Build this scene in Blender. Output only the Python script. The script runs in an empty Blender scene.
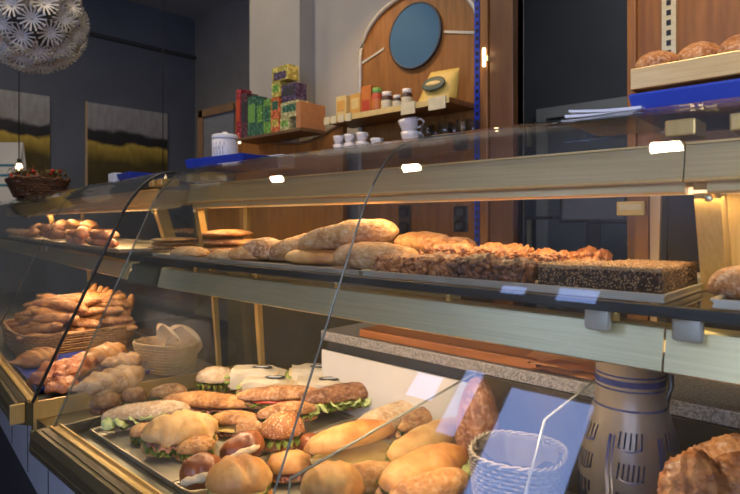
import bpy, bmesh, math, random
from mathutils import Vector, Matrix, noise
R = math.radians
random.seed(7)
S = bpy.context.scene
COL = S.collection

# ------------------------------------------------------------------ camera, sky, lights, exposure
CAM_Z = 1.2
FWD = Vector((-.683, .7304, 0)); RGT = Vector((.7304, .683, 0))
cam_data = bpy.data.cameras.new('camera'); cam = bpy.data.objects.new('camera', cam_data); COL.objects.link(cam)
cam.location = (0, 0, CAM_Z)
cam.rotation_euler = (R(90), 0, math.atan2(.683, .7304))
cam_data.sensor_width = 36; cam_data.lens = 36 * 564 / 740
cam_data.shift_y = -26 / 740; cam_data.clip_start = .02
cam_data.dof.use_dof = True; cam_data.dof.focus_distance = 1.35; cam_data.dof.aperture_fstop = 5.6
S.camera = cam

world = bpy.data.worlds.new('sky'); S.world = world; world.use_nodes = True
wb = world.node_tree.nodes['Background']; wb.inputs[0].default_value = (.34, .48, 1, 1); wb.inputs[1].default_value = 5.0

S.view_settings.view_transform = 'Standard'; S.view_settings.look = 'None'
S.view_settings.exposure = 0.12; S.view_settings.gamma = 1
S.cycles.max_bounces = 8; S.cycles.transparent_max_bounces = 24; S.cycles.diffuse_bounces = 3
S.cycles.caustics_reflective = False; S.cycles.caustics_refractive = False
S.cycles.use_denoising = True

def area(name, loc, rot, sx, sy, power, color):
    l = bpy.data.lights.new(name, 'AREA'); l.shape = 'RECTANGLE'; l.size = sx; l.size_y = sy; l.energy = power; l.color = color
    o = bpy.data.objects.new(name, l); COL.objects.link(o); o.location = loc; o.rotation_euler = rot
    return o
WARM = (1, .66, .34)
FRONT_Y = -2.0
# warm tubes of the two display cases (under the top rail and under the shelf beam)
area('rail_tube_light', (-.75, 1.0, 1.236), (R(14), 0, 0), 1.9, .035, 5.0, WARM)
area('shelf_tube_light', (-1.03, .90, .985), (R(16), 0, 0), 1.4, .035, 7.8, (1, .70, .42))
LC, LS = math.cos(R(-6.5)), math.sin(R(-6.5))
def left_pt(x, y, z):   # local point of the left case to the world
    return (-2.168 + x * LC - y * LS, .0406 + x * LS + y * LC, z)
area('left_rail_tube_light', left_pt(-1.2, 1.0, 1.236), (R(14), 0, R(-6.5)), 2.3, .035, 7.0, (1, .62, .33))
area('left_shelf_tube_light', left_pt(-1.2, .90, .985), (R(8), 0, R(-6.5)), 2.3, .035, 11.0, (1, .64, .36))
# daylight through the shop windows behind the camera
#area('window_daylight', (-2.6, FRONT_Y - .12, 2.1), (R(90), 0, 0), 1.9, 1.1, 9, (.45, .62, 1))
area('right_window_daylight', (.9, FRONT_Y - .12, 1.9), (R(90), 0, 0), 2.2, 1.6, 30, (1, .90, .76))
area('back_room_fill', (-.8, 3.6, 3.7), (0, 0, 0), .5, .5, 22, (.9, .95, 1))  # unseen fill added to lift the dark back room
for lx_ in (-.91, -2.66, -4.29):
    area('ceiling_lamp_light', (lx_, .60, 3.72), (0, 0, 0), .15, .15, 14 if lx_ > -2 else 24, (1, .80, .55))
# warm spot above the shelves behind the counter
def spot(name, loc, target, power, angle, color, radius=.03):
    l = bpy.data.lights.new(name, 'SPOT'); l.energy = power; l.spot_size = R(angle); l.spot_blend = .6; l.color = color; l.shadow_soft_size = radius
    o = bpy.data.objects.new(name, l); COL.objects.link(o); o.location = loc
    o.rotation_euler = (Vector(target) - Vector(loc)).to_track_quat('-Z', 'Y').to_euler()
spot('cup_shelf_spot', (-1.75, 1.55, 2.6), (-1.85, 1.95, 1.6), 20, 80, (1, .62, .3))
spot('bread_shelf_spot', (-.30, 1.35, 2.5), (-.35, 1.9, 1.7), 22, 80, (1, .62, .3))

# ------------------------------------------------------------------ helpers
def at(px, py, X=None, Y=None, Z=None, d=None):
    """the point of the photograph's pixel that lies at a known distance, height or plane"""
    v = FWD + RGT * ((px - 370) / 564) + Vector((0, 0, (221 - py) / 564))
    if X is not None: k = X / v.x
    elif Y is not None: k = Y / v.y
    elif Z is not None: k = (Z - CAM_Z) / v.z
    else: k = d
    return v * k + Vector((0, 0, CAM_Z))

def mesh_obj(name, bm, mat, parent=None, loc=None, rot=None, smooth=True):
    me = bpy.data.meshes.new(name)
    bmesh.ops.recalc_face_normals(bm, faces=bm.faces)
    bm.to_mesh(me); bm.free()
    for p in me.polygons: p.use_smooth = smooth
    if mat: me.materials.append(mat)
    o = bpy.data.objects.new(name, me); COL.objects.link(o)
    if parent: o.parent = parent
    if loc is not None: o.location = loc
    if rot is not None: o.rotation_euler = rot
    return o

def tag(o, label=None, cat=None, group=None, kind=None):
    if label: o['label'] = label
    if cat: o['category'] = cat
    if group: o['group'] = group
    if kind: o['kind'] = kind
    return o

def empty(name, loc=(0, 0, 0), rz=0, label=None, cat=None, group=None):
    o = bpy.data.objects.new(name, None); COL.objects.link(o); o.location = loc; o.rotation_euler = (0, 0, rz)
    o.empty_display_size = .05
    return tag(o, label, cat, group)

def dup(root, loc, rot=None, label=None, group=None, scale=None):
    r = root.copy(); COL.objects.link(r); r.location = loc
    if rot is not None: r.rotation_euler = rot
    if scale: r.scale = (scale,) * 3 if not hasattr(scale, '__len__') else scale
    if label: r['label'] = label
    if group: r['group'] = group
    for ch in list(root.children):
        c = ch.copy(); COL.objects.link(c); c.parent = r
        for g in list(ch.children):
            e = g.copy(); COL.objects.link(e); e.parent = c
    return r

def B(): return bmesh.new()
def xf(bm, verts, M):
    for v in verts: v.co = M @ v.co
def box(bm, x0, x1, y0, y1, z0, z1, M=None, bev=0):
    vs = [bm.verts.new((x, y, z)) for x in (x0, x1) for y in (y0, y1) for z in (z0, z1)]
    fs = [bm.faces.new([vs[i] for i in f]) for f in ((0, 1, 3, 2), (4, 6, 7, 5), (0, 4, 5, 1), (2, 3, 7, 6), (0, 2, 6, 4), (1, 5, 7, 3))]
    if M: xf(bm, vs, M)
    if bev:
        es = list({e for f in fs for e in f.edges})
        bmesh.ops.bevel(bm, geom=es, offset=bev, segments=2, affect='EDGES', profile=.5)
    return bm
def prism_yz(bm, pts, x0, x1):
    a = [bm.verts.new((x0, y, z)) for y, z in pts]; b = [bm.verts.new((x1, y, z)) for y, z in pts]
    n = len(pts)
    bm.faces.new(a); bm.faces.new(b[::-1])
    for i in range(n): bm.faces.new((a[i], a[(i + 1) % n], b[(i + 1) % n], b[i]))
    return bm
def prism_xz(bm, pts, y0, y1):
    a = [bm.verts.new((x, y0, z)) for x, z in pts]; b = [bm.verts.new((x, y1, z)) for x, z in pts]
    n = len(pts)
    bm.faces.new(a); bm.faces.new(b[::-1])
    for i in range(n): bm.faces.new((a[i], a[(i + 1) % n], b[(i + 1) % n], b[i]))
    return bm
def prism_xy(bm, pts, z0, z1):
    a = [bm.verts.new((x, y, z0)) for x, y in pts]; b = [bm.verts.new((x, y, z1)) for x, y in pts]
    n = len(pts)
    bm.faces.new(a); bm.faces.new(b[::-1])
    for i in range(n): bm.faces.new((a[i], a[(i + 1) % n], b[(i + 1) % n], b[i]))
    return bm
def tube(bm, pts, r, n=6, closed=False, caps=True):
    pts = [Vector(p) for p in pts]; N = len(pts); rings = []
    for i, p in enumerate(pts):
        a = pts[(i - 1) % N] if (closed or i > 0) else p
        b = pts[(i + 1) % N] if (closed or i < N - 1) else p
        t = (b - a).normalized() if (b - a).length > 1e-9 else Vector((0, 0, 1))
        ref = Vector((0, 0, 1)) if abs(t.z) < .9 else Vector((1, 0, 0))
        u = t.cross(ref).normalized(); w = t.cross(u)
        rr = r[i] if hasattr(r, '__len__') else r
        rings.append([bm.verts.new(p + (u * math.cos(2 * math.pi * k / n) + w * math.sin(2 * math.pi * k / n)) * rr) for k in range(n)])
    for i in range(N if closed else N - 1):
        A, C = rings[i], rings[(i + 1) % N]
        for k in range(n): bm.faces.new((A[k], A[(k + 1) % n], C[(k + 1) % n], C[k]))
    if caps and not closed: bm.faces.new(rings[0]); bm.faces.new(rings[-1][::-1])
    return bm
def lathe(bm, prof, n=32, M=None):
    rings = []; new = []
    for r, z in prof:
        if r < 1e-6: v = bm.verts.new((0, 0, z)); rings.append([v]); new.append(v)
        else:
            ring = [bm.verts.new((r * math.cos(2 * math.pi * k / n), r * math.sin(2 * math.pi * k / n), z)) for k in range(n)]
            rings.append(ring); new += ring
    for A, C in zip(rings, rings[1:]):
        for k in range(n):
            if len(A) == 1 and len(C) == 1: continue
            if len(A) == 1: bm.faces.new((A[0], C[k], C[(k + 1) % n]))
            elif len(C) == 1: bm.faces.new((A[k], A[(k + 1) % n], C[0]))
            else: bm.faces.new((A[k], A[(k + 1) % n], C[(k + 1) % n], C[k]))
    if M: xf(bm, new, M)
    return bm
def blob(bm, L, W, H, amp=.06, freq=14, pw=2.3, bend=0, taper=0, flat=.35, seed=0, nu=30, nv=18, M=None, cuts=0, cutdepth=.12, fine=.0, uneven=0, lobes=0):
    """a loaf: rounded lump, long axis X, its underside flattened, resting on z=0"""
    so = Vector((seed * 3.17, seed * 1.73, seed * .71)); new = []; rows = []
    for i in range(nu + 1):
        a = math.pi * i / nu; cx = -math.cos(a); sr = math.sin(a)
        sr = abs(sr) ** (2 / pw)
        row = []
        for j in range(nv):
            b = 2 * math.pi * j / nv
            cy, cz = math.cos(b), math.sin(b)
            x = cx * L / 2; wid = 1 - taper * cx * .5 + uneven * math.sin(cx * 4 + seed)
            kz = 2 / (1 + flat * 1.2)
            y = cy * sr * W / 2 * wid; z = cz * sr * H / 2 * wid * kz
            if z < 0: z *= flat * 1.2
            p = Vector((x, y, z))
            d = noise.noise(p * freq + so) * amp * min(W, H) * 1.6 + (noise.noise(p * freq * 5 + so) * fine * min(W, H) if fine else 0)
            nrm = Vector((cx * .6, cy, cz)).normalized()
            p += nrm * d * (1 if i not in (0, nu) else .5)
            if cuts and z > 0:
                u = (cx * .5 + .5) * (cuts + 1) + cy * .55
                f = abs(u - round(u))
                if .5 < u < cuts + .5 and abs(cy) < .8: p.z -= H * cutdepth * math.exp(-(f / .11) ** 2) - H * .04 * math.exp(-((f - .2) / .09) ** 2)
            p.y += bend * ((2 * p.x / L) ** 2) * L
            p.z += H / 2 * flat * 1.2 * kz
            if lobes and z > 0:
                rr = math.hypot(2 * x / L, 2 * y / W); u = math.atan2(2 * y / W, 2 * x / L) / (2 * math.pi) * lobes + rr * .55; f = abs(u - round(u))
                p.z -= H * .30 * math.exp(-(f / .13) ** 2) * min(1, .4 + rr)
            v = bm.verts.new(p); row.append(v); new.append(v)
            if i in (0, nu): break
        rows.append(row)
    for A, C in zip(rows, rows[1:]):
        for k in range(nv):
            if len(A) == 1: bm.faces.new((A[0], C[k], C[(k + 1) % nv]))
            elif len(C) == 1: bm.faces.new((A[k], A[(k + 1) % nv], C[0]))
            else: bm.faces.new((A[k], A[(k + 1) % nv], C[(k + 1) % nv], C[k]))
    if M: xf(bm, new, M)
    return bm

# ------------------------------------------------------------------ materials (all procedural)
def new_mat(name):
    m = bpy.data.materials.new(name); m.use_nodes = True
    return m, m.node_tree.nodes, m.node_tree.links, m.node_tree.nodes['Principled BSDF']
def sset(b, k, v):
    if k in b.inputs: b.inputs[k].default_value = v
def mat(name, c1, c2=None, rough=.6, metal=0, scale=20, bump=0, bscale=None, spec=.5, stretch=None, detail=6, lo=.35, hi=.65, emit=None, es=0, coat=0, alpha=1, trans=0):
    m, N, L, b = new_mat(name)
    sset(b, 'Base Color', (*c1, 1)); sset(b, 'Roughness', rough); sset(b, 'Metallic', metal); sset(b, 'Specular IOR Level', spec)
    if coat: sset(b, 'Coat Weight', coat); sset(b, 'Coat Roughness', .15)
    if trans: sset(b, 'Transmission Weight', trans)
    if c2 or bump:
        tc = N.new('ShaderNodeTexCoord'); mp = N.new('ShaderNodeMapping'); L.new(tc.outputs['Object'], mp.inputs[0])
        if stretch: mp.inputs['Scale'].default_value = stretch
        nz = N.new('ShaderNodeTexNoise'); nz.inputs['Scale'].default_value = scale; nz.inputs['Detail'].default_value = detail
        L.new(mp.outputs[0], nz.inputs['Vector'])
        if c2:
            cr = N.new('ShaderNodeValToRGB'); cr.color_ramp.elements[0].position = lo; cr.color_ramp.elements[1].position = hi
            cr.color_ramp.elements[0].color = (*c1, 1); cr.color_ramp.elements[1].color = (*c2, 1)
            L.new(nz.outputs[0], cr.inputs[0]); L.new(cr.outputs[0], b.inputs['Base Color'])
        if bump:
            n2 = N.new('ShaderNodeTexNoise'); n2.inputs['Scale'].default_value = bscale or scale * 3; n2.inputs['Detail'].default_value = 5
            L.new(mp.outputs[0], n2.inputs['Vector'])
            bp = N.new('ShaderNodeBump'); bp.inputs['Strength'].default_value = bump; bp.inputs['Distance'].default_value = .004
            L.new(n2.outputs[0], bp.inputs['Height']); L.new(bp.outputs[0], b.inputs['Normal'])
    if emit: sset(b, 'Emission Color', (*emit, 1)); sset(b, 'Emission Strength', es)
    return m
def crust(name, dark, mid, pale, scale=18, flour=0, rough=.55, bump=.5, coat=0, seeds=None, seed_scale=160, seed_cut=.32):
    m, N, L, b = new_mat(name); sset(b, 'Roughness', rough)
    if coat: sset(b, 'Coat Weight', coat); sset(b, 'Coat Roughness', .25)
    tc = N.new('ShaderNodeTexCoord'); oi = N.new('ShaderNodeObjectInfo')
    add = N.new('ShaderNodeVectorMath'); add.operation = 'ADD'
    mul = N.new('ShaderNodeMath'); mul.operation = 'MULTIPLY'; mul.inputs[1].default_value = 17
    L.new(oi.outputs['Random'], mul.inputs[0]); L.new(tc.outputs['Object'], add.inputs[0]); L.new(mul.outputs[0], add.inputs[1])
    nz = N.new('ShaderNodeTexNoise'); nz.inputs['Scale'].default_value = scale; nz.inputs['Detail'].default_value = 8; nz.inputs['Roughness'].default_value = .62
    L.new(add.outputs[0], nz.inputs['Vector'])
    cr = N.new('ShaderNodeValToRGB'); e = cr.color_ramp.elements
    e[0].position = .36; e[0].color = (*dark, 1); e[1].position = .66; e[1].color = (*pale, 1)
    k = e.new(.5); k.color = (*mid, 1)
    L.new(nz.outputs[0], cr.inputs[0]); last = cr.outputs[0]
    if flour:
        n3 = N.new('ShaderNodeTexNoise'); n3.inputs['Scale'].default_value = scale * 4; n3.inputs['Detail'].default_value = 6
        L.new(add.outputs[0], n3.inputs['Vector'])
        r3 = N.new('ShaderNodeMapRange'); r3.inputs[1].default_value = .48; r3.inputs[2].default_value = .66; r3.inputs[4].default_value = flour
        L.new(n3.outputs[0], r3.inputs[0])
        mx = N.new('ShaderNodeMix'); mx.data_type = 'RGBA'; mx.inputs[7].default_value = (.78, .66, .50, 1)
        L.new(r3.outputs[0], mx.inputs[0]); L.new(last, mx.inputs[6]); last = mx.outputs[2]
    if seeds:
        vo = N.new('ShaderNodeTexVoronoi'); vo.inputs['Scale'].default_value = seed_scale; L.new(add.outputs[0], vo.inputs['Vector'])
        lt = N.new('ShaderNodeMath'); lt.operation = 'LESS_THAN'; lt.inputs[1].default_value = seed_cut; L.new(vo.outputs['Distance'], lt.inputs[0])
        mx = N.new('ShaderNodeMix'); mx.data_type = 'RGBA'; mx.inputs[7].default_value = (*seeds, 1)
        L.new(lt.outputs[0], mx.inputs[0]); L.new(last, mx.inputs[6]); last = mx.outputs[2]
    L.new(last, b.inputs['Base Color'])
    n2 = N.new('ShaderNodeTexNoise'); n2.inputs['Scale'].default_value = scale * 5; n2.inputs['Detail'].default_value = 6; L.new(add.outputs[0], n2.inputs['Vector'])
    bp = N.new('ShaderNodeBump'); bp.inputs['Strength'].default_value = bump; bp.inputs['Distance'].default_value = .007
    L.new(n2.outputs[0], bp.inputs['Height']); L.new(bp.outputs[0], b.inputs['Normal'])
    return m
def glass_mat(name, tint=(.96, .98, .97), ior=1.5, dust=0.0):
    """clear sheet: light passes straight through, the Fresnel share is mirrored"""
    m = bpy.data.materials.new(name); m.use_nodes = True; N = m.node_tree.nodes; L = m.node_tree.links
    N.remove(N['Principled BSDF']); out = N['Material Output']
    tr = N.new('ShaderNodeBsdfTransparent'); tr.inputs[0].default_value = (*tint, 1)
    gl = N.new('ShaderNodeBsdfGlossy'); gl.inputs['Roughness'].default_value = .015; gl.inputs[0].default_value = (1, 1, 1, 1)
    ge = N.new('ShaderNodeNewGeometry'); io = N.new('ShaderNodeMapRange'); io.inputs[3].default_value = ior; io.inputs[4].default_value = 1 / ior
    L.new(ge.outputs['Backfacing'], io.inputs[0])
    fr = N.new('ShaderNodeFresnel'); L.new(io.outputs[0], fr.inputs['IOR'])
    mx = N.new('ShaderNodeMixShader'); L.new(fr.outputs[0], mx.inputs[0]); L.new(tr.outputs[0], mx.inputs[1]); L.new(gl.outputs[0], mx.inputs[2])
    last = mx.outputs[0]
    if dust:
        df = N.new('ShaderNodeBsdfDiffuse'); df.inputs[0].default_value = (.7, .72, .72, 1)
        tc = N.new('ShaderNodeTexCoord'); nz = N.new('ShaderNodeTexNoise'); nz.inputs['Scale'].default_value = 4; nz.inputs['Detail'].default_value = 8
        L.new(tc.outputs['Object'], nz.inputs['Vector'])
        mr = N.new('ShaderNodeMapRange'); mr.inputs[1].default_value = .4; mr.inputs[2].default_value = .75; mr.inputs[4].default_value = dust; L.new(nz.outputs[0], mr.inputs[0])
        m2 = N.new('ShaderNodeMixShader'); L.new(mr.outputs[0], m2.inputs[0]); L.new(last, m2.inputs[1]); L.new(df.outputs[0], m2.inputs[2]); last = m2.outputs[0]
    L.new(last, out.inputs[0])
    return m

M = {}
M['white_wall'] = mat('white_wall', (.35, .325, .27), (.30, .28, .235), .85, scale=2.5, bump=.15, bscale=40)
M['grey_wall'] = mat('grey_wall', (.30, .295, .27), (.26, .255, .235), .85, scale=3)
M['blue_wall'] = mat('blue_wall', (.135, .155, .19), (.115, .135, .165), .8, scale=2)
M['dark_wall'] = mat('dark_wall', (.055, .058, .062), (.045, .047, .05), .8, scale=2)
M['ceiling'] = mat('ceiling', (.42, .42, .41), (.38, .38, .37), .9, scale=2)
M['floor'] = mat('floor', (.03, .028, .03), (.06, .055, .055), .55, scale=120, lo=.45, hi=.6)
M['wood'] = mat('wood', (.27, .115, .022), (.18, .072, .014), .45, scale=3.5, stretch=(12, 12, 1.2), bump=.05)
M['wood_dark'] = mat('wood_dark', (.055, .022, .009), (.10, .04, .013), .4, scale=3.5, stretch=(14, 14, 1))
M['wood_edge'] = mat('wood_edge', (.13, .075, .035), (.10, .055, .025), .5, scale=10)
M['wood_board'] = mat('wood_board', (.34, .12, .035), (.24, .08, .02), .5, scale=4, stretch=(1.5, 14, 14))
M['champagne'] = mat('champagne', (.58, .43, .19), (.50, .36, .15), .36, .65, scale=5, stretch=(1, 60, 60), bump=.03, bscale=30)
M['olive_metal'] = mat('olive_metal', (.17, .15, .085), (.14, .12, .065), .38, .8, scale=6, stretch=(1, 40, 40))
M['olive_dark'] = mat('olive_dark', (.12, .10, .065), (.10, .085, .05), .35, .7, scale=6)
M['gold'] = mat('gold', (.74, .50, .17), (.64, .42, .13), .3, .55, scale=8, stretch=(30, 30, 1))
M['steel'] = mat('steel', (.80, .70, .38), (.70, .61, .32), .34, .7, scale=6, stretch=(1, 50, 50))
M['tray_metal'] = mat('tray_metal', (.50, .45, .33), (.62, .56, .42), .35, .6, scale=12)
M['deck_metal'] = mat('deck_metal', (.24, .24, .20), (.19, .19, .155), .35, .8, scale=8)
M['clip'] = mat('clip', (.52, .49, .38), (.47, .44, .34), .4, .3, scale=20)
M['black'] = mat('black', (.012, .012, .013), None, .35)
M['black_rubber'] = mat('black_rubber', (.02, .02, .02), None, .7)
M['white_panel'] = mat('white_panel', (.62, .60, .55), (.56, .54, .50), .5, scale=4)
M['base_white'] = mat('base_white', (.52, .56, .60), (.47, .51, .55), .5, scale=4)
M['granite'] = mat('granite', (.14, .135, .13), (.36, .34, .32), .35, scale=260, lo=.4, hi=.6, detail=3)
M['blue_plastic'] = mat('blue_plastic', (.018, .05, .36), (.015, .04, .30), .4, scale=10)
M['paper'] = mat('paper', (.72, .72, .70), (.66, .66, .64), .8, scale=8, bump=.1)
M['paper_warm'] = mat('paper_warm', (.66, .48, .28), (.60, .42, .24), .75, scale=10, bump=.2, bscale=20)
M['kraft'] = mat('kraft', (.75, .38, .16), (.66, .32, .12), .7, scale=14, bump=.2, bscale=20)
M['wicker_pale'] = mat('wicker_pale', (.62, .46, .24), (.50, .35, .16), .6, scale=60)
M['wicker'] = mat('wicker', (.50, .30, .12), (.36, .19, .065), .55, scale=60)
M['wicker_dark'] = mat('wicker_dark', (.17, .075, .035), (.10, .045, .02), .55, scale=60)
M['wicker_white'] = mat('wicker_white', (.30, .26, .20), (.24, .20, .15), .6, scale=60)
M['lettuce'] = mat('lettuce', (.22, .34, .045), (.44, .52, .12), .4, scale=45)
M['cheese'] = mat('cheese', (.80, .60, .20), (.76, .55, .17), .4, scale=20)
M['ham'] = mat('ham', (.62, .25, .18), (.72, .38, .28), .4, scale=35)
M['cucumber'] = mat('cucumber', (.62, .68, .30), (.50, .60, .20), .3, scale=70)
M['tomato'] = mat('tomato', (.42, .04, .02), (.55, .08, .03), .3, scale=40)
M['crumb'] = mat('crumb', (.74, .58, .36), (.66, .49, .28), .8, scale=60, bump=.4)
M['nuts'] = mat('nuts', (.22, .07, .02), (.52, .22, .07), .4, scale=90, bump=.6, bscale=140)
M['nuts_dark'] = mat('nuts_dark', (.05, .02, .01), (.24, .09, .03), .4, scale=80, bump=.6, bscale=140)
M['seed_pale'] = mat('seed_pale', (.50, .32, .14), (.32, .18, .07), .5, scale=200)
M['china'] = mat('china', (.72, .68, .62), None, .2, coat=.5)
M['glassware'] = glass_mat('glassware', (.80, .82, .82))
M['glass'] = glass_mat('glass', (.95, .965, .955), dust=.018)
M['glass_clear'] = glass_mat('glass_clear', (.93, .96, .95), dust=.015)
M['glass_edge'] = mat('glass_edge', (.035, .034, .028), None, .45, spec=.3)
M['acrylic_edge'] = mat('acrylic_edge', (.26, .27, .22), None, .15)
M['tray_gold'] = mat('tray_gold', (.66, .50, .22), (.58, .42, .16), .3, .35, scale=6, stretch=(1, 30, 30))
M['mirror'] = mat('mirror', (.09, .20, .32), None, .06, .35)  # blue base colour paints in what the mirror reflects
M['tube'] = mat('tube', (1, .9, .7), None, .5, emit=(1, .62, .25), es=1.3)
M['lamp_emit'] = mat('lamp_emit', (1, .9, .8), None, .5, emit=(1, .86, .62), es=38)
M['bulb_emit'] = mat('bulb_emit', (1, .9, .8), None, .5, emit=(1, .72, .38), es=7)
M['red_emit'] = mat('red_emit', (1, .4, .3), None, .5, emit=(1, .35, .2), es=1.5)
M['bread_gold'] = crust('bread_gold', (.30, .11, .025), (.52, .23, .06), (.68, .38, .13), 22, flour=.2, bump=.8)
M['bread_pale'] = crust('bread_pale', (.42, .16, .035), (.58, .27, .07), (.70, .41, .15), 13, rough=.5, bump=.35)
M['bread_floury'] = crust('bread_floury', (.34, .15, .045), (.52, .27, .09), (.64, .38, .16), 24, flour=.30, rough=.8, bump=.9)
M['bread_rustic'] = crust('bread_rustic', (.26, .10, .03), (.46, .20, .06), (.62, .34, .13), 26, flour=.35, bump=.8)
M['bread_dark'] = crust('bread_dark', (.13, .05, .02), (.24, .095, .035), (.36, .16, .065), 24, flour=.2, bump=.7)
M['pretzel'] = crust('pretzel', (.12, .028, .008), (.24, .062, .014), (.40, .13, .035), 16, rough=.34, bump=.3, coat=.4)
M['bread_seeded'] = crust('bread_seeded', (.30, .09, .02), (.45, .16, .04), (.55, .24, .07), 14, seeds=(.80, .58, .30), coat=.2)
M['bread_flour_pale'] = crust('bread_flour_pale', (.44, .27, .13), (.62, .44, .26), (.74, .58, .40), 22, flour=.5, rough=.85, bump=.9)
M['bread_kaiser'] = crust('bread_kaiser', (.50, .25, .08), (.66, .38, .13), (.76, .50, .22), 14, rough=.5, bump=.3)
M['bread_knobbly'] = crust('bread_knobbly', (.15, .045, .012), (.29, .10, .025), (.46, .20, .06), 34, coat=.3, rough=.4, bump=.8)
M['pastry'] = crust('pastry', (.34, .12, .03), (.58, .26, .07), (.74, .42, .15), 22, rough=.35, coat=.3)
M['pastry_pale'] = crust('pastry_pale', (.46, .22, .09), (.64, .38, .19), (.74, .52, .32), 26, flour=.3)
M['pastry_red'] = crust('pastry_red', (.28, .07, .03), (.52, .17, .06), (.72, .38, .18), 30, rough=.35, coat=.3)
M['poppy'] = crust('poppy', (.02, .012, .009), (.045, .022, .012), (.12, .055, .02), 90, bump=1, seeds=(.50, .32, .15), seed_scale=230, seed_cut=.30)
M['slab_top'] = crust('slab_top', (.22, .11, .045), (.44, .24, .10), (.60, .38, .18), 120, bump=1, seeds=(.82, .66, .42), seed_scale=230, seed_cut=.3)
M['stoneware'] = mat('stoneware', (.095, .080, .064), (.075, .062, .050), .35, scale=14, coat=.3)
M['cobalt'] = mat('cobalt', (.02, .03, .13), (.03, .04, .16), .3, scale=40)
def flat_mat(name, c, rough=.5):
    if name.startswith('tea_'): M[name] = mat(name, c, tuple(min(1, x * 1.9 + .05) for x in c), rough, scale=55, lo=.52, hi=.56)
    else: M[name] = mat(name, c, tuple(x * .85 for x in c), rough, scale=30)
    return M[name]
for n_, c_ in dict(tea_red=(0.209, 0.011, 0.017), tea_plum=(0.055, 0.017, 0.022), tea_green=(0.017, 0.077, 0.039), tea_lime=(0.088, 0.209, 0.028), tea_yellow=(0.303, 0.253, 0.044), tea_purple=(0.033, 0.019, 0.050),
                   tea_orange=(0.330, 0.077, 0.017), tea_pale=(0.275, 0.264, 0.110), cardboard=(.42, .19, .07), box_gold=(.62, .34, .07), box_orange=(.55, .17, .03), jar_red=(.45, .06, .02),
                   jar_dark=(.045, .016, .01), lid_white=(.7, .66, .6), lid_green=(.14, .32, .06), bag_yellow=(.62, .42, .08), tag_cream=(.66, .60, .36), sign_blue=(.05, .22, .34), dryred=(.40, .03, .02),
                   drygreen=(.14, .12, .04), screen=(.10, .11, .12), dark_grey=(.03, .032, .035), oval_dark=(.02, .05, .035), lamp_white=(.50, .48, .43), door_grey=(.13, .14, .145), canister=(.60, .58, .60),
                   saucer_blue=(.16, .25, .42), cord=(.02, .02, .02), red_badge=(.25, .05, .03), label_gold=(.66, .50, .18)).items(): flat_mat(n_, c_)

# ------------------------------------------------------------------ the room
def struct(name, bm, m, smooth=False):
    return tag(mesh_obj(name, bm, m, smooth=smooth), kind='structure')
CEIL = 3.79
struct('floor', box(B(), -6.8, 2.8, -2.15, 5.2, -.1, 0), M['floor'])
struct('ceiling', box(B(), -6.8, 2.8, -2.15, 5.2, CEIL, CEIL + .1), M['ceiling'])
struct('wall_left', box(B(), -6.75, -6.6, -2.15, 3.9, 0, CEIL), M['blue_wall'])
struct('wall_right', box(B(), 2.6, 2.75, -2.15, 5.1, 0, CEIL), M['white_wall'])
struct('wall_back', box(B(), -6.6, -2.87, 3.76, 3.9, 0, CEIL), M['grey_wall'])
struct('wall_column', box(B(), -2.87, -2.40, 2.0, 3.76, 0, CEIL), M['white_wall'])
struct('wall_counter', box(B(), -2.40, -1.135, 2.1, 2.15, 0, CEIL), M['white_wall'])
struct('wall_shelves', box(B(), -.67, 2.6, 2.1, 2.3, 0, CEIL), M['wood'])
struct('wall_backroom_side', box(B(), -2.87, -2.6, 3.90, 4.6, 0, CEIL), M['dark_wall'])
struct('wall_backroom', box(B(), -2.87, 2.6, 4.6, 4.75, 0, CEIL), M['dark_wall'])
struct('trim_1', box(B(), -6.6, -6.56, -2.0, 3.76, 3.27, 3.31), M['dark_wall'])
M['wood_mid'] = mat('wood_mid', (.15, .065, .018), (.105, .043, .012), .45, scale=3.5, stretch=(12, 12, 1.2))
# doorway post of dark wood; its lit left strip is painted as brighter wood
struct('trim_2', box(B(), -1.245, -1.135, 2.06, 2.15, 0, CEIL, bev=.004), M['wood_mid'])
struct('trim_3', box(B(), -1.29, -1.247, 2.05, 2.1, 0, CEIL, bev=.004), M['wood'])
struct('trim_4', box(B(), -.70, -.67, 2.08, 2.3, 0, CEIL, bev=.004), M['wood'])
# front wall with its shop windows (behind the photographer)
wins = [(-2.92, -2.62, 2.28, 2.54), (-2.50, -2.30, 2.06, 2.66), (-2.08, -1.44, 1.60, 2.59), (-.4, 2.2, .7, 2.7)]
trans = [(-2.57, -2.30, 3.44, 3.57), (-2.05, -1.69, 3.42, 3.60)]
cuts_x = sorted({-6.6, 2.6} | {a for w in wins + trans for a in w[:2]})
fw = B()
for xa, xb in zip(cuts_x, cuts_x[1:]):
    xm = (xa + xb) / 2; holes = sorted((w[2], w[3]) for w in wins + trans if w[0] < xm < w[1]); z = 0
    for h0, h1 in holes:
        box(fw, xa, xb, FRONT_Y - .03, FRONT_Y, z, h0); z = h1
    box(fw, xa, xb, FRONT_Y - .03, FRONT_Y, z, CEIL)
struct('wall_front', fw, M['white_wall'])
for i, w in enumerate(wins + trans):
    g = B(); t = .012
    for a in ((w[0], w[0] + t, w[2], w[3]), (w[1] - t, w[1], w[2], w[3]), (w[0], w[1], w[2], w[2] + t), (w[0], w[1], w[3] - t, w[3])):
        box(g, a[0], a[1], FRONT_Y - .028, FRONT_Y - .004, a[2], a[3])
    o = struct('window_%d' % (i + 1), g, M['wood_edge'])
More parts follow.
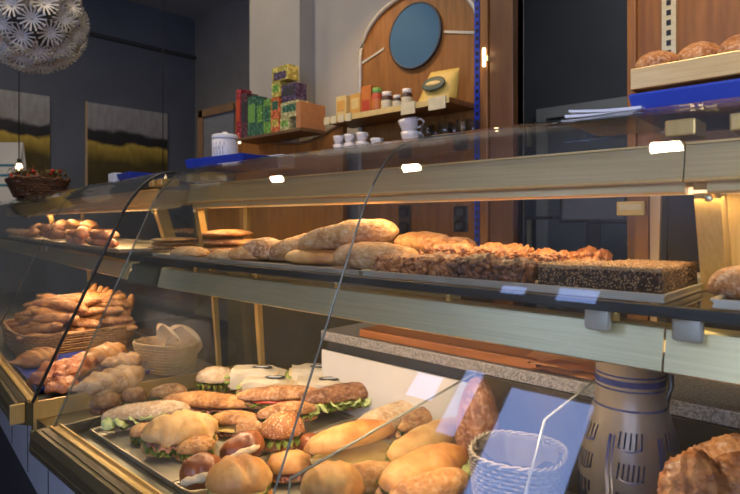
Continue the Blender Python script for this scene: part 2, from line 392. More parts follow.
# door in the back room
bd = empty('door_1', (-1.75, 4.58, 0)); tag(bd, kind='structure')
mesh_obj('door_leaf', box(B(), -.42, .42, -.04, 0, .02, 2.05, bev=.006), M['door_grey'], bd, smooth=False)
mesh_obj('door_frame', prism_xz(B(), [(-.52, 0), (-.52, 2.16), (.52, 2.16), (.52, 0), (.43, 0), (.43, 2.07), (-.43, 2.07), (-.43, 0)], -.06, 0), M['grey_wall'], bd, smooth=False)
mesh_obj('door_handle', tube(B(), [(.34, -.05, 1.03), (.34, -.09, 1.03), (.24, -.09, 1.03)], .01), M['steel'], bd)

# ------------------------------------------------------------------ the two display cases
PROF = [(1.30, 1.385), (1.06, 1.385), (1.03, 1.384), (1.0, 1.379), (.965, 1.368), (.93, 1.35), (.898, 1.33), (.87, 1.305), (.557, .61)]
PROF = [(1.30, 1.385)] + [((1 - t) ** 2 * .8232 + 2 * t * (1 - t) * .9067 + t * t * 1.03, (1 - t) ** 2 * 1.2 + 2 * t * (1 - t) * 1.385 + t * t * 1.385) for t in [1 - i / 22 for i in range(23)]] + [(.557, .61)]
def off(prof, t):
    out = []
    for i, p in enumerate(prof):
        a = prof[max(0, i - 1)]; b = prof[min(len(prof) - 1, i + 1)]
        dy, dz = b[0] - a[0], b[1] - a[1]; l = math.hypot(dy, dz)
        out.append((p[0] - dz / l * -t, p[1] + dy / l * -t))
    return out
def glass_panel_bm(x0, x1, t=.006):
    bm = B(); inner = off(PROF, t)
    prof = PROF + inner[::-1]; n = len(prof); m = len(PROF)
    a = [bm.verts.new((x0, y, z)) for y, z in prof]; b = [bm.verts.new((x1, y, z)) for y, z in prof]
    for i in range(n): bm.faces.new((a[i], a[(i + 1) % n], b[(i + 1) % n], b[i]))
    for i in range(m - 1):
        for q in (a, b): bm.faces.new((q[i], q[i + 1], q[n - 2 - i], q[n - 1 - i]))
    return bm
def display_case(name, label, loc, rz, x0, x1, joints, posts, seams, dark_joint):
    t = empty(name, loc, rz, label, 'display case')
    P = lambda n, bm, m, parent=t, smooth=False: mesh_obj(n, bm, M[m], parent, smooth=smooth)
    P('base_cabinet', box(B(), x0, x1, .70, 1.25, 0, .50), 'base_white')
    k = x0 + .45
    while k < x1:
        P('panel_joint', box(B(), k - .002, k + .002, .697, .70, .02, .49), 'dark_grey'); k += .45
    P('front_rail', prism_yz(B(), [(.560, .612), (.510, .617), (.498, .600), (.494, .565), (.505, .552), (.70, .49), (1.27, .49), (1.27, .56), (.60, .56), (.565, .575)], x0, x1), 'olive_metal')
    P('bumper_strip', box(B(), x0 + .01, x1, .4935, .5005, .560, .578, bev=.003), 'olive_dark')
    P('rail_groove', box(B(), x0 + .02, x1, .522, .540, .6145, .6185), 'olive_dark')
    P('glass_channel', prism_yz(B(), [(.545, .613), (.545, .622), (.551, .622), (.554, .616), (.568, .616), (.570, .622), (.574, .622), (.574, .600)], x0 + .01, x1), 'gold')
    P('deck', box(B(), x0 + .004, x1, .575, 1.27, .56, .578), 'deck_metal')
    P('rail_end_cap', box(B(), x1 - .0, x1 + .012, .494, .535, .553, .617, bev=.003) if dark_joint else box(B(), x0 - .012, x0, .500, .56, .56, .615, bev=.003), 'gold' if dark_joint else 'olive_metal')
    ex = x1 if dark_joint else x0
    P('end_plate', box(B(), ex - .004, ex + .004, .56, 1.28, .50, .612), 'gold' if dark_joint else 'olive_metal')
    # curved glass
    js = [x0] + joints + [x1]
    for a, b in zip(js, js[1:]): P('curved_glass', glass_panel_bm(a + .002, b - .002), 'glass', smooth=False)
    for j in joints + [ex]:
        pr = off(PROF, -.001)
        w_ = .0022 if not (j == ex and dark_joint) else .0055
        P('glass_seam', tube(B(), [(j, y, z) for y, z in pr[1:19]], w_, n=6), 'glass_edge', smooth=True)
        lo_ = [pr[18], ((pr[18][0] * 2 + pr[-2][0]) / 3, (pr[18][1] * 2 + pr[-2][1]) / 3)] if False else pr[18:]
        P('lower_seam', tube(B(), [(j, y, z) for y, z in lo_], w_, n=6), 'acrylic_edge' if not dark_joint else 'glass_edge', smooth=True)
    # end pane
    ends = [(y, z) for y, z in off(PROF, .008)] + [(.60, .60), (1.27, .60), (1.30, 1.37)]
    P('end_glass', prism_yz(B(), ends[1:], x0 + .006, x0 + .010), 'glass_clear')
    # top rail with its lamp housing
    for a, b in zip([x0 + .02] + seams, seams + [x1 - .02]):
        r = P('top_rail', prism_yz(B(), [(.972, 1.318), (.962, 1.265), (.985, 1.262), (1.10, 1.262), (1.10, 1.318)], a + .001, b - .001), 'champagne')
        P('rail_lip', box(B(), a + .001, b - .001, .955, .968, 1.2595, 1.2655, bev=.002), 'gold', r)
        P('tube_housing', prism_yz(B(), [(.972, 1.262), (.969, 1.245), (.975, 1.241), (1.06, 1.254), (1.06, 1.262)], a + .03, b + .0), 'tray_gold', r)
        P('rail_top_highlight', box(B(), a + .001, b - .001, .968, .976, 1.3181, 1.3215), 'gold', r)  # thin gold strip painting the highlight along the rail's top edge
    P('light_tube', tube(B(), [(x0 + .1, .995, 1.2475), (x1 - .1, .995, 1.2475)], .006, n=8), 'tube', smooth=True)
    for px_ in posts:
        pst = P('support_post', prism_yz(B(), [(.985, 1.262), (1.03, 1.262), (1.085, 1.087), (1.04, 1.087)] if px_ > -1 else [(.985, 1.262), (1.01, 1.262), (1.045, 1.087), (1.02, 1.087)], px_ - (.018 if px_ > -1 else .013), px_ + (.018 if px_ > -1 else .013)), 'gold')
        M4 = Matrix.Translation((px_ + .004, .984, 1.235)) @ Matrix.Rotation(R(90), 4, 'X')
        P('screw', lathe(B(), [(0, .004), (.004, .004), (.006, .002), (.006, -.004)], 12, M4), 'steel', pst, smooth=True)
        P('glass_bracket', box(B(), px_ - .06, px_ - .015, .99, 1.06, 1.335, 1.362, bev=.003), 'gold')
        P('glass_bracket', box(B(), px_ + .03, px_ + .075, .99, 1.06, 1.335, 1.362, bev=.003), 'gold')
        P('lower_post', prism_yz(B(), [(1.20, 1.077), (1.225, 1.077), (1.255, .58), (1.24, .58)], px_ + .02, px_ + .04), 'gold')
        P('rear_post', box(B(), px_ - .012, px_ + .012, 1.19, 1.205, 1.087, 1.30), 'gold')
    # glass shelf, its dark edge and the plate beam below
    P('glass_shelf', box(B(), x0 + .015, x1 - .01, .815, 1.262, 1.078, 1.086), 'glass_clear')
    P('shelf_edge', box(B(), x0 + .015, x1 - .01, .808, .8149, 1.072, 1.088, bev=.002), 'glass_edge')
    for a, b in zip([x0 + .02] + seams, seams + [x1 - .02]):
        P('shelf_beam', prism_yz(B(), [(.855, .990), (.869, 1.047), (.875, 1.050), (.905, 1.050), (.905, 1.045), (.878, 1.044), (.860, .987)], a + .0015, b - .0015), 'steel')
    P('shelf_tube', tube(B(), [(x0 + .1, .892, 1.018), (x1 - .1, .892, 1.018)], .009, n=8), 'tube', smooth=True)
    for s in seams:
        for dx in (-.085, .035):
            P('shelf_clip', box(B(), s + dx - .019, s + dx + .019, .836, .850, 1.038, 1.084, bev=.005), 'clip', smooth=True)
    xx = x0 + .25
    while xx < x1 - .3:
        P('shelf_stud', lathe(B(), [(0, 0), (.006, 0), (.006, .022), (0, .022)], 10, Matrix.Translation((xx, .86, 1.052))), 'gold', smooth=True); xx += .3
    # inner back panel
    return t
caseR = display_case('display_case', 'long brass-railed curved glass display case filled with sandwiches, nearest the camera', (0, 0, 0), 0, -1.755, .50, [-.80, .14], [-1.735, -.215], [-.24], False)
caseL = display_case('display_case', 'second curved glass display case at the far left, holding croissants', (-2.168, .0406, 0), R(-6.5), -3.6, .055, [-1.0], [-2.0, -.06], [-1.3], True)
mesh_obj('rear_riser', box(B(), -.795, .49, 1.262, 1.27, .578, .80), M['olive_dark'], caseR, smooth=False)
mesh_obj('riser_panel', box(B(), -1.40, -.80, 1.262, 1.27, .578, .772), M['white_panel'], caseR, smooth=False)
mesh_obj('front_badge', box(B(), -1.735, -1.66, .5545, .5565, .592, .604), M['red_badge'], caseR, smooth=False)
# clear dividers
def divider(label, x, pts):
    o = mesh_obj('glass_divider', prism_yz(B(), pts, x - .002, x + .002), M['glass_clear'], smooth=False)
    tag(o, label, 'glass divider')
    loop = pts + [pts[0]]
    mesh_obj('polished_edge', tube(B(), [(x, y, z) for y, z in pts], .0028, n=6), M['acrylic_edge'], o)
    return o
divider('clear upright divider pane between the open baguettes and the pale loaves', -.80, [(.625, .582), (.645, .735), (1.255, .806), (1.255, .582)])
divider('clear sloping divider pane to the right of the white wicker basket', -.45, [(.80, .582), (.857, .748), (.928, .852), (1.24, .885), (1.24, .582)])
# metal filler between the two cases
struct('trim_5', prism_xy(B(), [(-2.10, .60), (-1.765, .60), (-1.765, 1.28), (-2.02, 1.28)], .46, .555), M['olive_metal'])

# ------------------------------------------------------------------ behind the cases
o = tag(mesh_obj('granite_worktop', box(B(), -1.42, .6, 1.275, 1.62, .80, .832, bev=.003), M['granite'], smooth=False), 'speckled grey granite worktop behind the sandwiches', 'worktop')
wc = tag(mesh_obj('work_cabinet', box(B(), -1.40, .6, 1.29, 1.60, 0, .798), M['dark_grey'], smooth=False), 'dark cabinet below the granite worktop', 'cabinet')
bo = tag(mesh_obj('cutting_board', box(B(), -1.25, -.645, 1.285, 1.60, .833, .858, bev=.004), M['wood_board'], smooth=False), 'long brown wooden board lying on the granite worktop', 'board')
# crumpled kraft paper stack
kp = empty('paper_bag', (-.555, 1.318, .832), R(4), 'folded brown paper bags on the end of the wooden board', 'paper bag')
for k in range(3):
    bm = B(); n = 14
    rows = []
    for i in range(n):
        for_y = []
        for j in range(6):
            x = -.10 + .20 * i / (n - 1) - .006 * k; y = -.05 + .10 * j / 5
            z = .006 + k * .015 + .008 * noise.noise(Vector((x * 22, y * 14, k * 3))) + .004
            for_y.append(bm.verts.new((x, y, z)))
        rows.append(for_y)
    for a, b in zip(rows, rows[1:]):
        for j in range(5): bm.faces.new((a[j], a[j + 1], b[j + 1], b[j]))
    r = bmesh.ops.solidify(bm, geom=bm.faces[:], thickness=.007)
    mesh_obj('folded_bag', bm, M['kraft'], kp)

M['rear_olive'] = mat('rear_olive', (.075, .065, .035), (.055, .05, .03), .5, scale=5)
# rear counter against the wall and what is seen through the case
rc = empty('rear_counter', (-2.0, 1.72, 0), 0, 'dark rear counter along the wall behind the shop staff', 'counter')
mesh_obj('body', box(B(), -.70, .83, .02, .245, 0, .97), M['rear_olive'], rc, smooth=False)
mesh_obj('top', box(B(), -.71, .84, 0, .245, .97, 1.0, bev=.004), M['wood_edge'], rc, smooth=False)

def socket(px, y0, y1):
    p = at(px, y0, Y=2.078); q = at(px, y1, Y=2.078); h = (p.z - q.z) / 2
    t = empty('wall_socket', (p.x, 2.085, (p.z + q.z) / 2), 0, 'dark double wall socket on the wood panel behind the loaves' if px > 440 else 'dark narrow wall plate left of the double socket behind the loaves', 'socket')
    mesh_obj('cover', box(B(), -.038, .038, -.012, 0, -h, h, bev=.004), M['black'], t, smooth=False)
    for s in (-1, 1): mesh_obj('outlet', lathe(B(), [(0, 0), (.022, 0), (.025, .006), (.025, .01)], 16, Matrix.Translation((0, -.014, s * h * .5)) @ Matrix.Rotation(R(90), 4, 'X')), M['dark_grey'], t)
socket(461, 206, 232); socket(405, 205, 234)

mo = empty('monitor', at(592, 204, Y=2.6), 0, 'grey till screen with black frame in the dark back room', 'monitor')
mesh_obj('bezel', box(B(), -.16, .16, 0, .03, -.09, .10, bev=.006), M['black'], mo, smooth=False)
mesh_obj('screen', box(B(), -.14, .14, -.003, 0, -.07, .085), M['screen'], mo, smooth=False)
mesh_obj('stand', box(B(), -.03, .03, .005, .03, -.30, -.09), M['black'], mo, smooth=False)
zc = at(592, 204, Y=2.6).z - .30
bc = tag(mesh_obj('back_room_counter', box(B(), -1.10, .6, 2.45, 2.95, .02, zc), M['dark_grey'], smooth=False), 'black counter in the dark room behind the doorway', 'counter')
cm = empty('coffee_machine', (-.36, 2.62, zc), 0, 'black coffee machine in the back room right of the till screen', 'coffee machine')
mesh_obj('housing', box(B(), -.16, .16, -.12, .14, 0, .26, bev=.012), M['black'], cm, smooth=False)
mesh_obj('drip_tray', box(B(), -.12, .12, -.17, -.121, 0, .03, bev=.004), M['steel'], cm, smooth=False)
mesh_obj('spout', tube(B(), [(0, -.13, .17), (0, -.15, .16), (0, -.15, .13)], .012), M['steel'], cm)
lp = empty('wall_shelf', at(540, 218, Y=2.9), 0, 'thin black shelf glimpsed through the doorway behind the case', 'shelf')
mesh_obj('board', box(B(), -.12, .12, -.1, .1, -.008, .008), M['black'], lp, smooth=False)
mesh_obj('bracket', box(B(), -.11, -.09, .06, .08, -.38, -.008), M['steel'], lp, smooth=False)

# leg post with price card, seen between rail and shelf
pc = at(643, 270, Y=1.45)
pp = empty('card_stand', (pc.x, 1.45, .833), 0, 'slim wooden stand rising behind the poppy seed slabs, holding a cream price card', 'stand')
mesh_obj('upright', box(B(), -.016, .016, -.012, .012, .004, .47, bev=.002), M['wood'], pp, smooth=False)
mesh_obj('foot', box(B(), -.05, .05, -.04, .04, 0, .008), M['wood_edge'], pp, smooth=False)
mesh_obj('brace', prism_xz(B(), [(.017, .0), (.030, .0), (.042, .46), (.017, .46)], -.006, .006), M['paper_warm'], pp, smooth=False)
cz = at(640, 208, Y=1.42).z - .833
mesh_obj('price_card', box(B(), -.052, .012, -.030, -.020, cz - .018, cz + .016, bev=.002), M['label_gold'], pp, smooth=False)
mesh_obj('card_print', box(B(), -.046, .006, -.0315, -.0301, cz - .004, cz + .010), M['tag_cream'], pp, smooth=False)

ov = empty('oven', (-.08, 1.92, 0), 0, 'black oven cabinet behind the gold post at the right', 'oven')
mesh_obj('housing', box(B(), -.44, .50, -.16, .16, 0, 1.42, bev=.01), M['dark_grey'], ov, smooth=False)
mesh_obj('door', box(B(), -.40, .46, -.175, -.161, .85, 1.30, bev=.006), M['black'], ov, smooth=False)
mesh_obj('control_panel', box(B(), -.40, .46, -.168, -.161, 1.32, 1.40), M['screen'], ov, smooth=False)
for q in range(3): mesh_obj('knob', lathe(B(), [(0, .016), (.012, .015), (.014, 0)], 16, Matrix.Translation((-.33 + q * .06, -.17, 1.36)) @ Matrix.Rotation(R(90), 4, 'X')), M['steel'], ov)
# arched wooden wall panel with round mirror
YW = 2.10
ap = empty('arched_panel', (-1.655, YW, 0), 0, 'tall orange wood wall panel with an arched top and blue trim', 'wall panel')
def arch(w, z0, zs, zt, n=18):
    pts = [(-w, z0)]
    for i in range(n + 1):
        a = math.pi * (1 - i / n); pts.append((w * math.cos(a), zs + (zt - zs) * math.sin(a)))
    pts.append((w, z0)); return pts
mesh_obj('wood_sheet', prism_xz(B(), arch(.345, .97, 2.03, 2.27), -.022, -.001), M['wood'], ap, smooth=False)
out = arch(.352, 1.0, 2.03, 2.278); mesh_obj('rim_moulding', tube(B(), [(x, -.028, z) for x, z in out], .011, n=8, caps=True), M['clip'], ap)
mesh_obj('trim_band', prism_xz(B(), [(-.34, 2.0), (-.34, 2.012), (-.19, 2.055), (-.19, 2.043)], -.027, -.0221), M['clip'], ap, smooth=False)
mesh_obj('trim_band', prism_xz(B(), [(.34, 2.012), (.34, 2.0), (.17, 2.043), (.17, 2.055)], -.027, -.0221), M['clip'], ap, smooth=False)
rk = empty('slotted_upright', (-1.297, 2.07, 0), 0, 'blue slotted shelf upright at the right edge of the arched panel', 'shelf upright')
mesh_obj('channel', box(B(), -.014, .014, -.02, .025, .6, 2.25), M['blue_plastic'], rk, smooth=False)
bm = B(); z = .62
while z < 2.2:
    box(bm, -.006, .006, -.0215, -.020, z, z + .016); z += .032
mesh_obj('slots', bm, M['black'], rk, smooth=False)
cm_ = at(415, 36, Y=YW - .03)
rm = empty('round_mirror', (cm_.x, YW - .024, cm_.z), 0, 'round mirror with a painted blue reflection, hung on the arched wood panel', 'mirror')
MR = Matrix.Rotation(R(90), 4, 'X')
mesh_obj('frame', lathe(B(), [(.150, 0), (.155, .004), (.155, .014), (.148, .016), (.145, .012)], 48, MR), M['dark_grey'], rm)
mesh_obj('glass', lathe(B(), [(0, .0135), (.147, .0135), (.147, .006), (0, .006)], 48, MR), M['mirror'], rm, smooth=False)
sc_ = empty('door_lamp', at(484, 58, Y=2.03), 0, 'small lit strip lamp on the wooden door post', 'lamp')
mesh_obj('tube', tube(B(), [(0, 0, -.035), (0, 0, .04)], .007, n=10), M['bulb_emit'], sc_)
mesh_obj('holder', box(B(), -.012, .012, .008, .045, -.01, .01), M['steel'], sc_, smooth=False)

# wavy wooden wall board left of the arch
wb_ = empty('wavy_panel', (0, 1.965, 0), 0, 'low wooden wall board with a wavy top edge and framed window at left', 'wall panel')
def wpt(px, py): 
    p = at(px, py, Y=1.965); return (p.x, p.z)
top = [(343, 124), (333, 129), (322, 136), (311, 141), (300, 143.5), (288, 144), (275, 143), (262, 140), (252, 135), (244, 128), (240, 121), (238, 110), (236, 102)]
pts = [wpt(*p) for p in top]
pts = [(pts[0][0], .97)] + pts + [wpt(200, 112), (wpt(200, 112)[0], .97)]
mesh_obj('board', prism_xz(B(), pts, 0, .03), M['wood'], wb_, smooth=False)
mesh_obj('edge_strip', tube(B(), [(wpt(*p)[0], -.002, wpt(*p)[1]) for p in top], .009, n=6), M['wood_edge'], wb_)
a, b = wpt(201, 111), wpt(236, 104); c, d_ = wpt(201, 165), wpt(236, 160)
mesh_obj('frame_stile', box(B(), a[0] - .01, a[0] + .05, -.02, -.001, 1.35, a[1], bev=.003), M['wood_edge'], wb_, smooth=False)
mesh_obj('frame_head', prism_xz(B(), [(a[0], a[1] - .05), (a[0], a[1]), (b[0], b[1] + .01), (b[0], b[1] - .04)], -.02, -.001), M['wood_edge'], wb_, smooth=False)
mesh_obj('frame_pane', box(B(), a[0] + .05, b[0] - .01, -.01, -.001, 1.4, a[1] - .05), M['screen'], wb_, smooth=False)

# shelf on the arched panel
def shelf(label, x0, x1, y0, y1, z, th, m, name='wall_shelf'):
    t = empty(name, ((x0 + x1) / 2, y1, z), 0, label, 'shelf'); w = (x1 - x0) / 2
    mesh_obj('board', box(B(), -w, w, y0 - y1, -.001, -th, 0, bev=.003), m, t, smooth=False)
    return t, w
Z1 = 1.70
s1, w1 = shelf('yellowish wooden shelf on the arched panel carrying jars and a yellow bag', -2.06, -1.315, 1.875, 2.076, Z1, .022, M['wood'])
mesh_obj('front_strip', box(B(), -w1, w1, -.207, -.202, -.024, .002, bev=.001), M['label_gold'], s1, smooth=False)
for px, wd in ((408, .075), (437, .085)):
    p = at(px, 108, Y=1.865)
    mesh_obj('price_tag', box(B(), p.x - s1.location.x - wd / 2, p.x - s1.location.x + wd / 2, -.214, -.2075, -.045, .006), M['tag_cream'], s1, smooth=False, rot=None)
for k in range(4): mesh_obj('small_tag', box(B(), -w1 + .01 + k * .05, -w1 + .045 + k * .05, -.213, -.2075, -.03, .006), M['tag_cream'], s1, smooth=False)
Z2 = at(345, 153, Y=1.9).z
s2, w2 = shelf('pale shelf carrying the coffee cups below the jars', -2.13, -1.32, 1.85, 2.076, Z2, .018, M['granite'])

# cups: lathe + handle
def cup_meshes(r, h, name, label, x, y, z, grp, m='china'):
    t = empty(name, (x, y, z), random.uniform(-.6, .6), label, 'cup', grp)
    prof = [(0, .004), (r * .55, .003), (r * .6, 0), (r * .66, 0), (r * .74, h * .3), (r * .92, h * .72), (r, h), (r * .95, h), (r * .87, h * .72), (r * .68, h * .3), (r * .5, h * .1), (0, h * .08)]
    mesh_obj('body', lathe(B(), prof, 24), M[m], t)
    hp = [(r * .85, 0, h * .8), (r * 1.25, 0, h * .85), (r * 1.5, 0, h * .6), (r * 1.3, 0, h * .32), (r * .72, 0, h * .28)]
    mesh_obj('handle', tube(B(), hp, r * .1, n=6), M[m], t)
    return t
gc = 'espresso cups stacked on the pale shelf'
for i, (px, lvl) in enumerate([(339, 0), (339, 1), (350, 0), (350, 1), (362, 0), (362, 1)]):
    p = at(px, 150, Y=1.915)
    pos = ['leftmost', 'second', 'third'][i // 2]
    cup_meshes(.031, .045, 'espresso_cup', 'small white espresso cup, %s of the %s pair of stacked cups from the left' % ('upper' if lvl else 'lower', pos), p.x, 1.915, Z2 + lvl * .043, gc)
p = at(377, 146, Y=1.94)
bx = tag(mesh_obj('saucer', lathe(B(), [(0, .004), (.03, .002), (.052, .012), (.052, .016), (.028, .008), (0, .008)], 28), M['saucer_blue'], loc=(p.x, 1.94, Z2)), 'blue saucer under a single espresso cup', 'saucer')
cup_meshes(.033, .048, 'espresso_cup', 'white espresso cup standing alone on a blue saucer', p.x, 1.94, Z2 + .0085, gc)
for px in (389, 398):
    p = at(px, 145, Y=1.96); cup_meshes(.028, .036, 'espresso_cup', 'small low white cup right of the blue saucer, %s of two' % ('left' if px < 393 else 'right'), p.x, 1.96, Z2, gc)
p = at(411, 140, Y=1.93)
cup_meshes(.047, .062, 'coffee_cup', 'large white coffee cup, lower of the stacked pair', p.x, 1.93, Z2, 'large coffee cups')
c2 = cup_meshes(.047, .062, 'coffee_cup', 'large white coffee cup tilted on top of another', p.x - .004, 1.93, Z2 + .058, 'large coffee cups'); c2.rotation_euler = (R(4), R(-8), .3)
for k, px in enumerate((428, 436, 445, 455, 464, 473)):
    p = at(px, 138, Y=1.93 + (k % 2) * .05)
    g = tag(mesh_obj('drinking_glass', lathe(B(), [(0, .004), (.024, .003), (.026, 0), (.033, .085), (.0315, .085), (.025, .01), (0, .009)], 20), M['glassware'], loc=(p.x, 1.93 + (k % 2) * .05, Z2)), 'clear drinking glass in the row beside the large coffee cups', 'glass', 'drinking glasses on the cup shelf')

# things on the jar shelf
def carton(name, label, px0, px1, h, y, z, m, dep=.06, face=None, cat='box', grp=None, fz=(.35, .8), yaw=0):
    a = at(px0, 100, Y=y); b = at(px1, 100, Y=y); w = abs(b.x - a.x)
    t = empty(name, ((a.x + b.x) / 2, y + dep / 2, z), yaw, label, cat, grp)
    mesh_obj('carton', box(B(), -w / 2, w / 2, -dep / 2, dep / 2, 0, h, bev=.0015), M[m], t, smooth=False)
    if face:
        mesh_obj('front_label', box(B(), -w * .38, w * .38, -dep / 2 - .0012, -dep / 2 - .0001, h * fz[0], h * fz[1]), M[face], t, smooth=False)
    return t
carton('carton', 'pale gold carton at the left end of the jar shelf', 336, 346, .115, 1.93, Z1, 'label_gold', face='box_gold')
carton('carton', 'gold carton, second on the jar shelf from the left', 350, 360, .112, 1.93, Z1, 'box_gold', face='label_gold')
carton('carton', 'tall orange carton with a dark red lower half on the jar shelf', 361, 370.5, .135, 1.92, Z1, 'box_orange', face='jar_red', fz=(.05, .5))
def jar(name, label, px, r, h, m, lid, y=1.94):
    p = at(px, 100, Y=y); t = empty(name, (p.x, y, Z1), 0, label, 'jar')
    mesh_obj('glass_body', lathe(B(), [(0, 0), (r * .92, 0), (r, .004), (r, h * .68), (r * .78, h * .78), (r * .76, h * .8), (0, h * .8)], 24), M[m], t)
    mesh_obj('lid', lathe(B(), [(r * .8, h * .79), (r * .82, h * .8), (r * .82, h), (0, h)], 24), M[lid], t)
    mesh_obj('label', lathe(B(), [(r + .0006, h * .15), (r + .0006, h * .55)], 24), M['tag_cream' if m == 'jar_dark' else 'box_orange'], t)
jar('jar', 'red jar with a green lid beside the orange carton', 377, .026, .118, 'jar_red', 'lid_green')
jar('jar', 'amber jar with a pale lid, left of the smallest jar', 387, .027, .090, 'jar_dark', 'lid_white')
jar('jar', 'smallest dark jar on the jar shelf', 397, .020, .060, 'jar_dark', 'lid_white', 1.92)
jar('jar', 'dark jar with a pale lid nearest the yellow bag', 407, .025, .085, 'jar_dark', 'lid_white')
# yellow coffee bag
p0, p1 = at(421, 104, Y=1.92), at(451, 98, Y=1.96)
bg = empty('coffee_bag', ((p0.x + p1.x) / 2, 1.95, Z1), R(6), 'yellow bag with a dark oval label leaning on the jar shelf', 'bag')
bm = B(); n = 12; rows = []
for i in range(n + 1):
    s = i / n; row = []
    for j in range(16):
        a = 2 * math.pi * j / 16; w = .095 * (1 - .25 * s); dpt = .045 * (1 - s) ** .6 + .004
        row.append(bm.verts.new((w * math.copysign(abs(math.cos(a)) ** .6, math.cos(a)) + .02 * s, dpt * math.sin(a) + .03 * s, .145 * s + .005 * noise.noise(Vector((a * 2, s * 4, 0))))))
    rows.append(row)
for a, b in zip(rows, rows[1:]):
    for j in range(16): bm.faces.new((a[j], a[(j + 1) % 16], b[(j + 1) % 16], b[j]))
bm.faces.new(rows[0]); bm.faces.new(rows[-1])
mesh_obj('pouch', bm, M['bag_yellow'], bg)
ML = Matrix.Translation((0, -.031, .078)) @ Matrix.Rotation(R(66), 4, 'X') @ Matrix.Diagonal((.056, .036, .35, 1))
mesh_obj('oval_label', lathe(B(), [(0, .012), (.9, .011), (1, .006), (1, 0)], 32, ML), M['oval_dark'], bg)
ML = Matrix.Translation((0, -.0355, .080)) @ Matrix.Rotation(R(66), 4, 'X') @ Matrix.Diagonal((.036, .012, 1, 1))
mesh_obj('label_band', lathe(B(), [(0, .002), (.9, .002), (1, 0)], 24, ML), M['label_gold'], bg)

# tea boxes on their bracket shelf by the column
YT = 1.80
def tz(py, y=YT, px=265): return at(px, py, Y=y).z
zt = tz(134)
a0, a1 = at(236, 130, Y=YT), at(302, 140, Y=YT)
ts = empty('tea_shelf', ((a0.x + a1.x) / 2, YT, zt), 0, 'small wooden shelf on the column holding boxes of tea', 'shelf')
wT = (a1.x - a0.x) / 2
mesh_obj('board', box(B(), -wT, wT, -.01, .155, -.016, 0, bev=.002), M['wood_edge'], ts, smooth=False)
mesh_obj('end_panel', box(B(), wT - .035, wT, -.01, .155, .0005, .13, bev=.002), M['cardboard'], ts, smooth=False)
tea = [(236, 240.5, 89, 'tea_red', 'jar_red', 'dark red tea box at the left end of the tea shelf', 0), (241, 247, 93, 'tea_plum', 'dark_grey', 'plum-coloured tea box beside the dark red one', 0),
       (247.5, 256, 96, 'tea_green', 'lid_green', 'dark green tea box, third on the tea shelf', 0), (256.5, 263, 98, 'tea_green', 'tea_lime', 'mid green tea box between dark green and lime boxes', 0),
       (263.5, 270.5, 99, 'tea_lime', 'tea_green', 'lime green tea box beside the orange one', 0), (271, 279, 116, 'tea_orange', 'tea_yellow', 'orange tea box at the bottom of the tall tea stack', 0),
       (280, 289, 118, 'tea_pale', 'tea_lime', 'pale green tea box at the bottom right of the tea stack', 0)]
for x0, x1, ty, m1, m2, lb, _ in tea:
    carton('tea_box', lb, x0, x1, tz(ty, px=(x0 + x1) / 2) - zt, YT + .005, zt, m1, .075, m2, 'tea box', 'tea boxes on the small shelf')
zq = tz(116, px=275) + .0005
carton('tea_box', 'red-orange tea box, second from the bottom of the tall stack', 271, 279, tz(97, px=275) - zq, YT + .006, zq, 'tea_orange', .07, 'tea_green', 'tea box', 'tea boxes on the small shelf')
zr = tz(97, px=275) + .001
carton('tea_box', 'yellow tea box, third from the bottom of the tall stack', 271.5, 280, tz(82, px=275) - zr, YT + .006, zr, 'tea_yellow', .07, 'tea_lime', 'tea box', 'tea boxes on the small shelf')
zs = tz(82, px=275) + .0015
carton('tea_box', 'yellow and violet tea box on top of the tall stack', 272, 288, tz(66, px=278) - zs, YT + .006, zs, 'tea_yellow', .07, 'tea_purple', 'tea box', 'tea boxes on the small shelf', (.1, .6))
zu = tz(118, px=284) + .0005
carton('tea_box', 'olive green tea box above the pale green one', 280.5, 298, tz(101, px=288) - zu, YT + .008, zu, 'tea_pale', .07, 'tea_green', 'tea box', 'tea boxes on the small shelf')
zv = tz(101, px=288) + .001
carton('tea_box', 'dark violet tea box at the right of the tall stack', 281.5, 296, tz(83.5, px=288) - zv, YT + .008, zv, 'tea_purple', .07, 'dark_grey', 'tea box', 'tea boxes on the small shelf')

# right-hand bread shelf with tray of loaves
YS = 1.72; zs_ = at(632, 71, Y=YS).z
up = empty('slotted_upright', (at(668, 30, Y=2.07).x, 2.10, 0), 0, 'grey slotted shelf upright on the wood wall above the bread tray', 'shelf upright')
mesh_obj('channel', box(B(), -.022, .022, -.022, -.001, 1.5, 2.9), M['steel'], up, smooth=False)
bm = B(); z = 1.52
while z < 2.85:
    box(bm, -.007, .007, -.0235, -.0221, z, z + .018); z += .034
mesh_obj('slots', bm, M['black'], up, smooth=False)
x0 = at(630, 70, Y=YS).x
bt = empty('bread_tray', (x0, YS, zs_ - .055), 0, 'long cream wooden tray shelf holding brown loaves at upper right', 'tray')
mesh_obj('front_board', box(B(), 0, 1.1, 0, .016, 0, .062, bev=.003), M['tray_gold'], bt, smooth=False)
mesh_obj('side_board', box(B(), 0, .014, .0165, .34, 0, .05, bev=.003), M['wood_edge'], bt, smooth=False)
mesh_obj('base_board', box(B(), .0145, 1.1, .0165, .34, 0, .012), M['wood_edge'], bt, smooth=False)
mesh_obj('bracket', prism_yz(B(), [(.33, 0), (.12, 0), (.33, -.05)], .10, .115), M['steel'], bt, smooth=False)
mesh_obj('bracket', prism_yz(B(), [(.33, 0), (.12, 0), (.33, -.05)], .60, .615), M['steel'], bt, smooth=False)
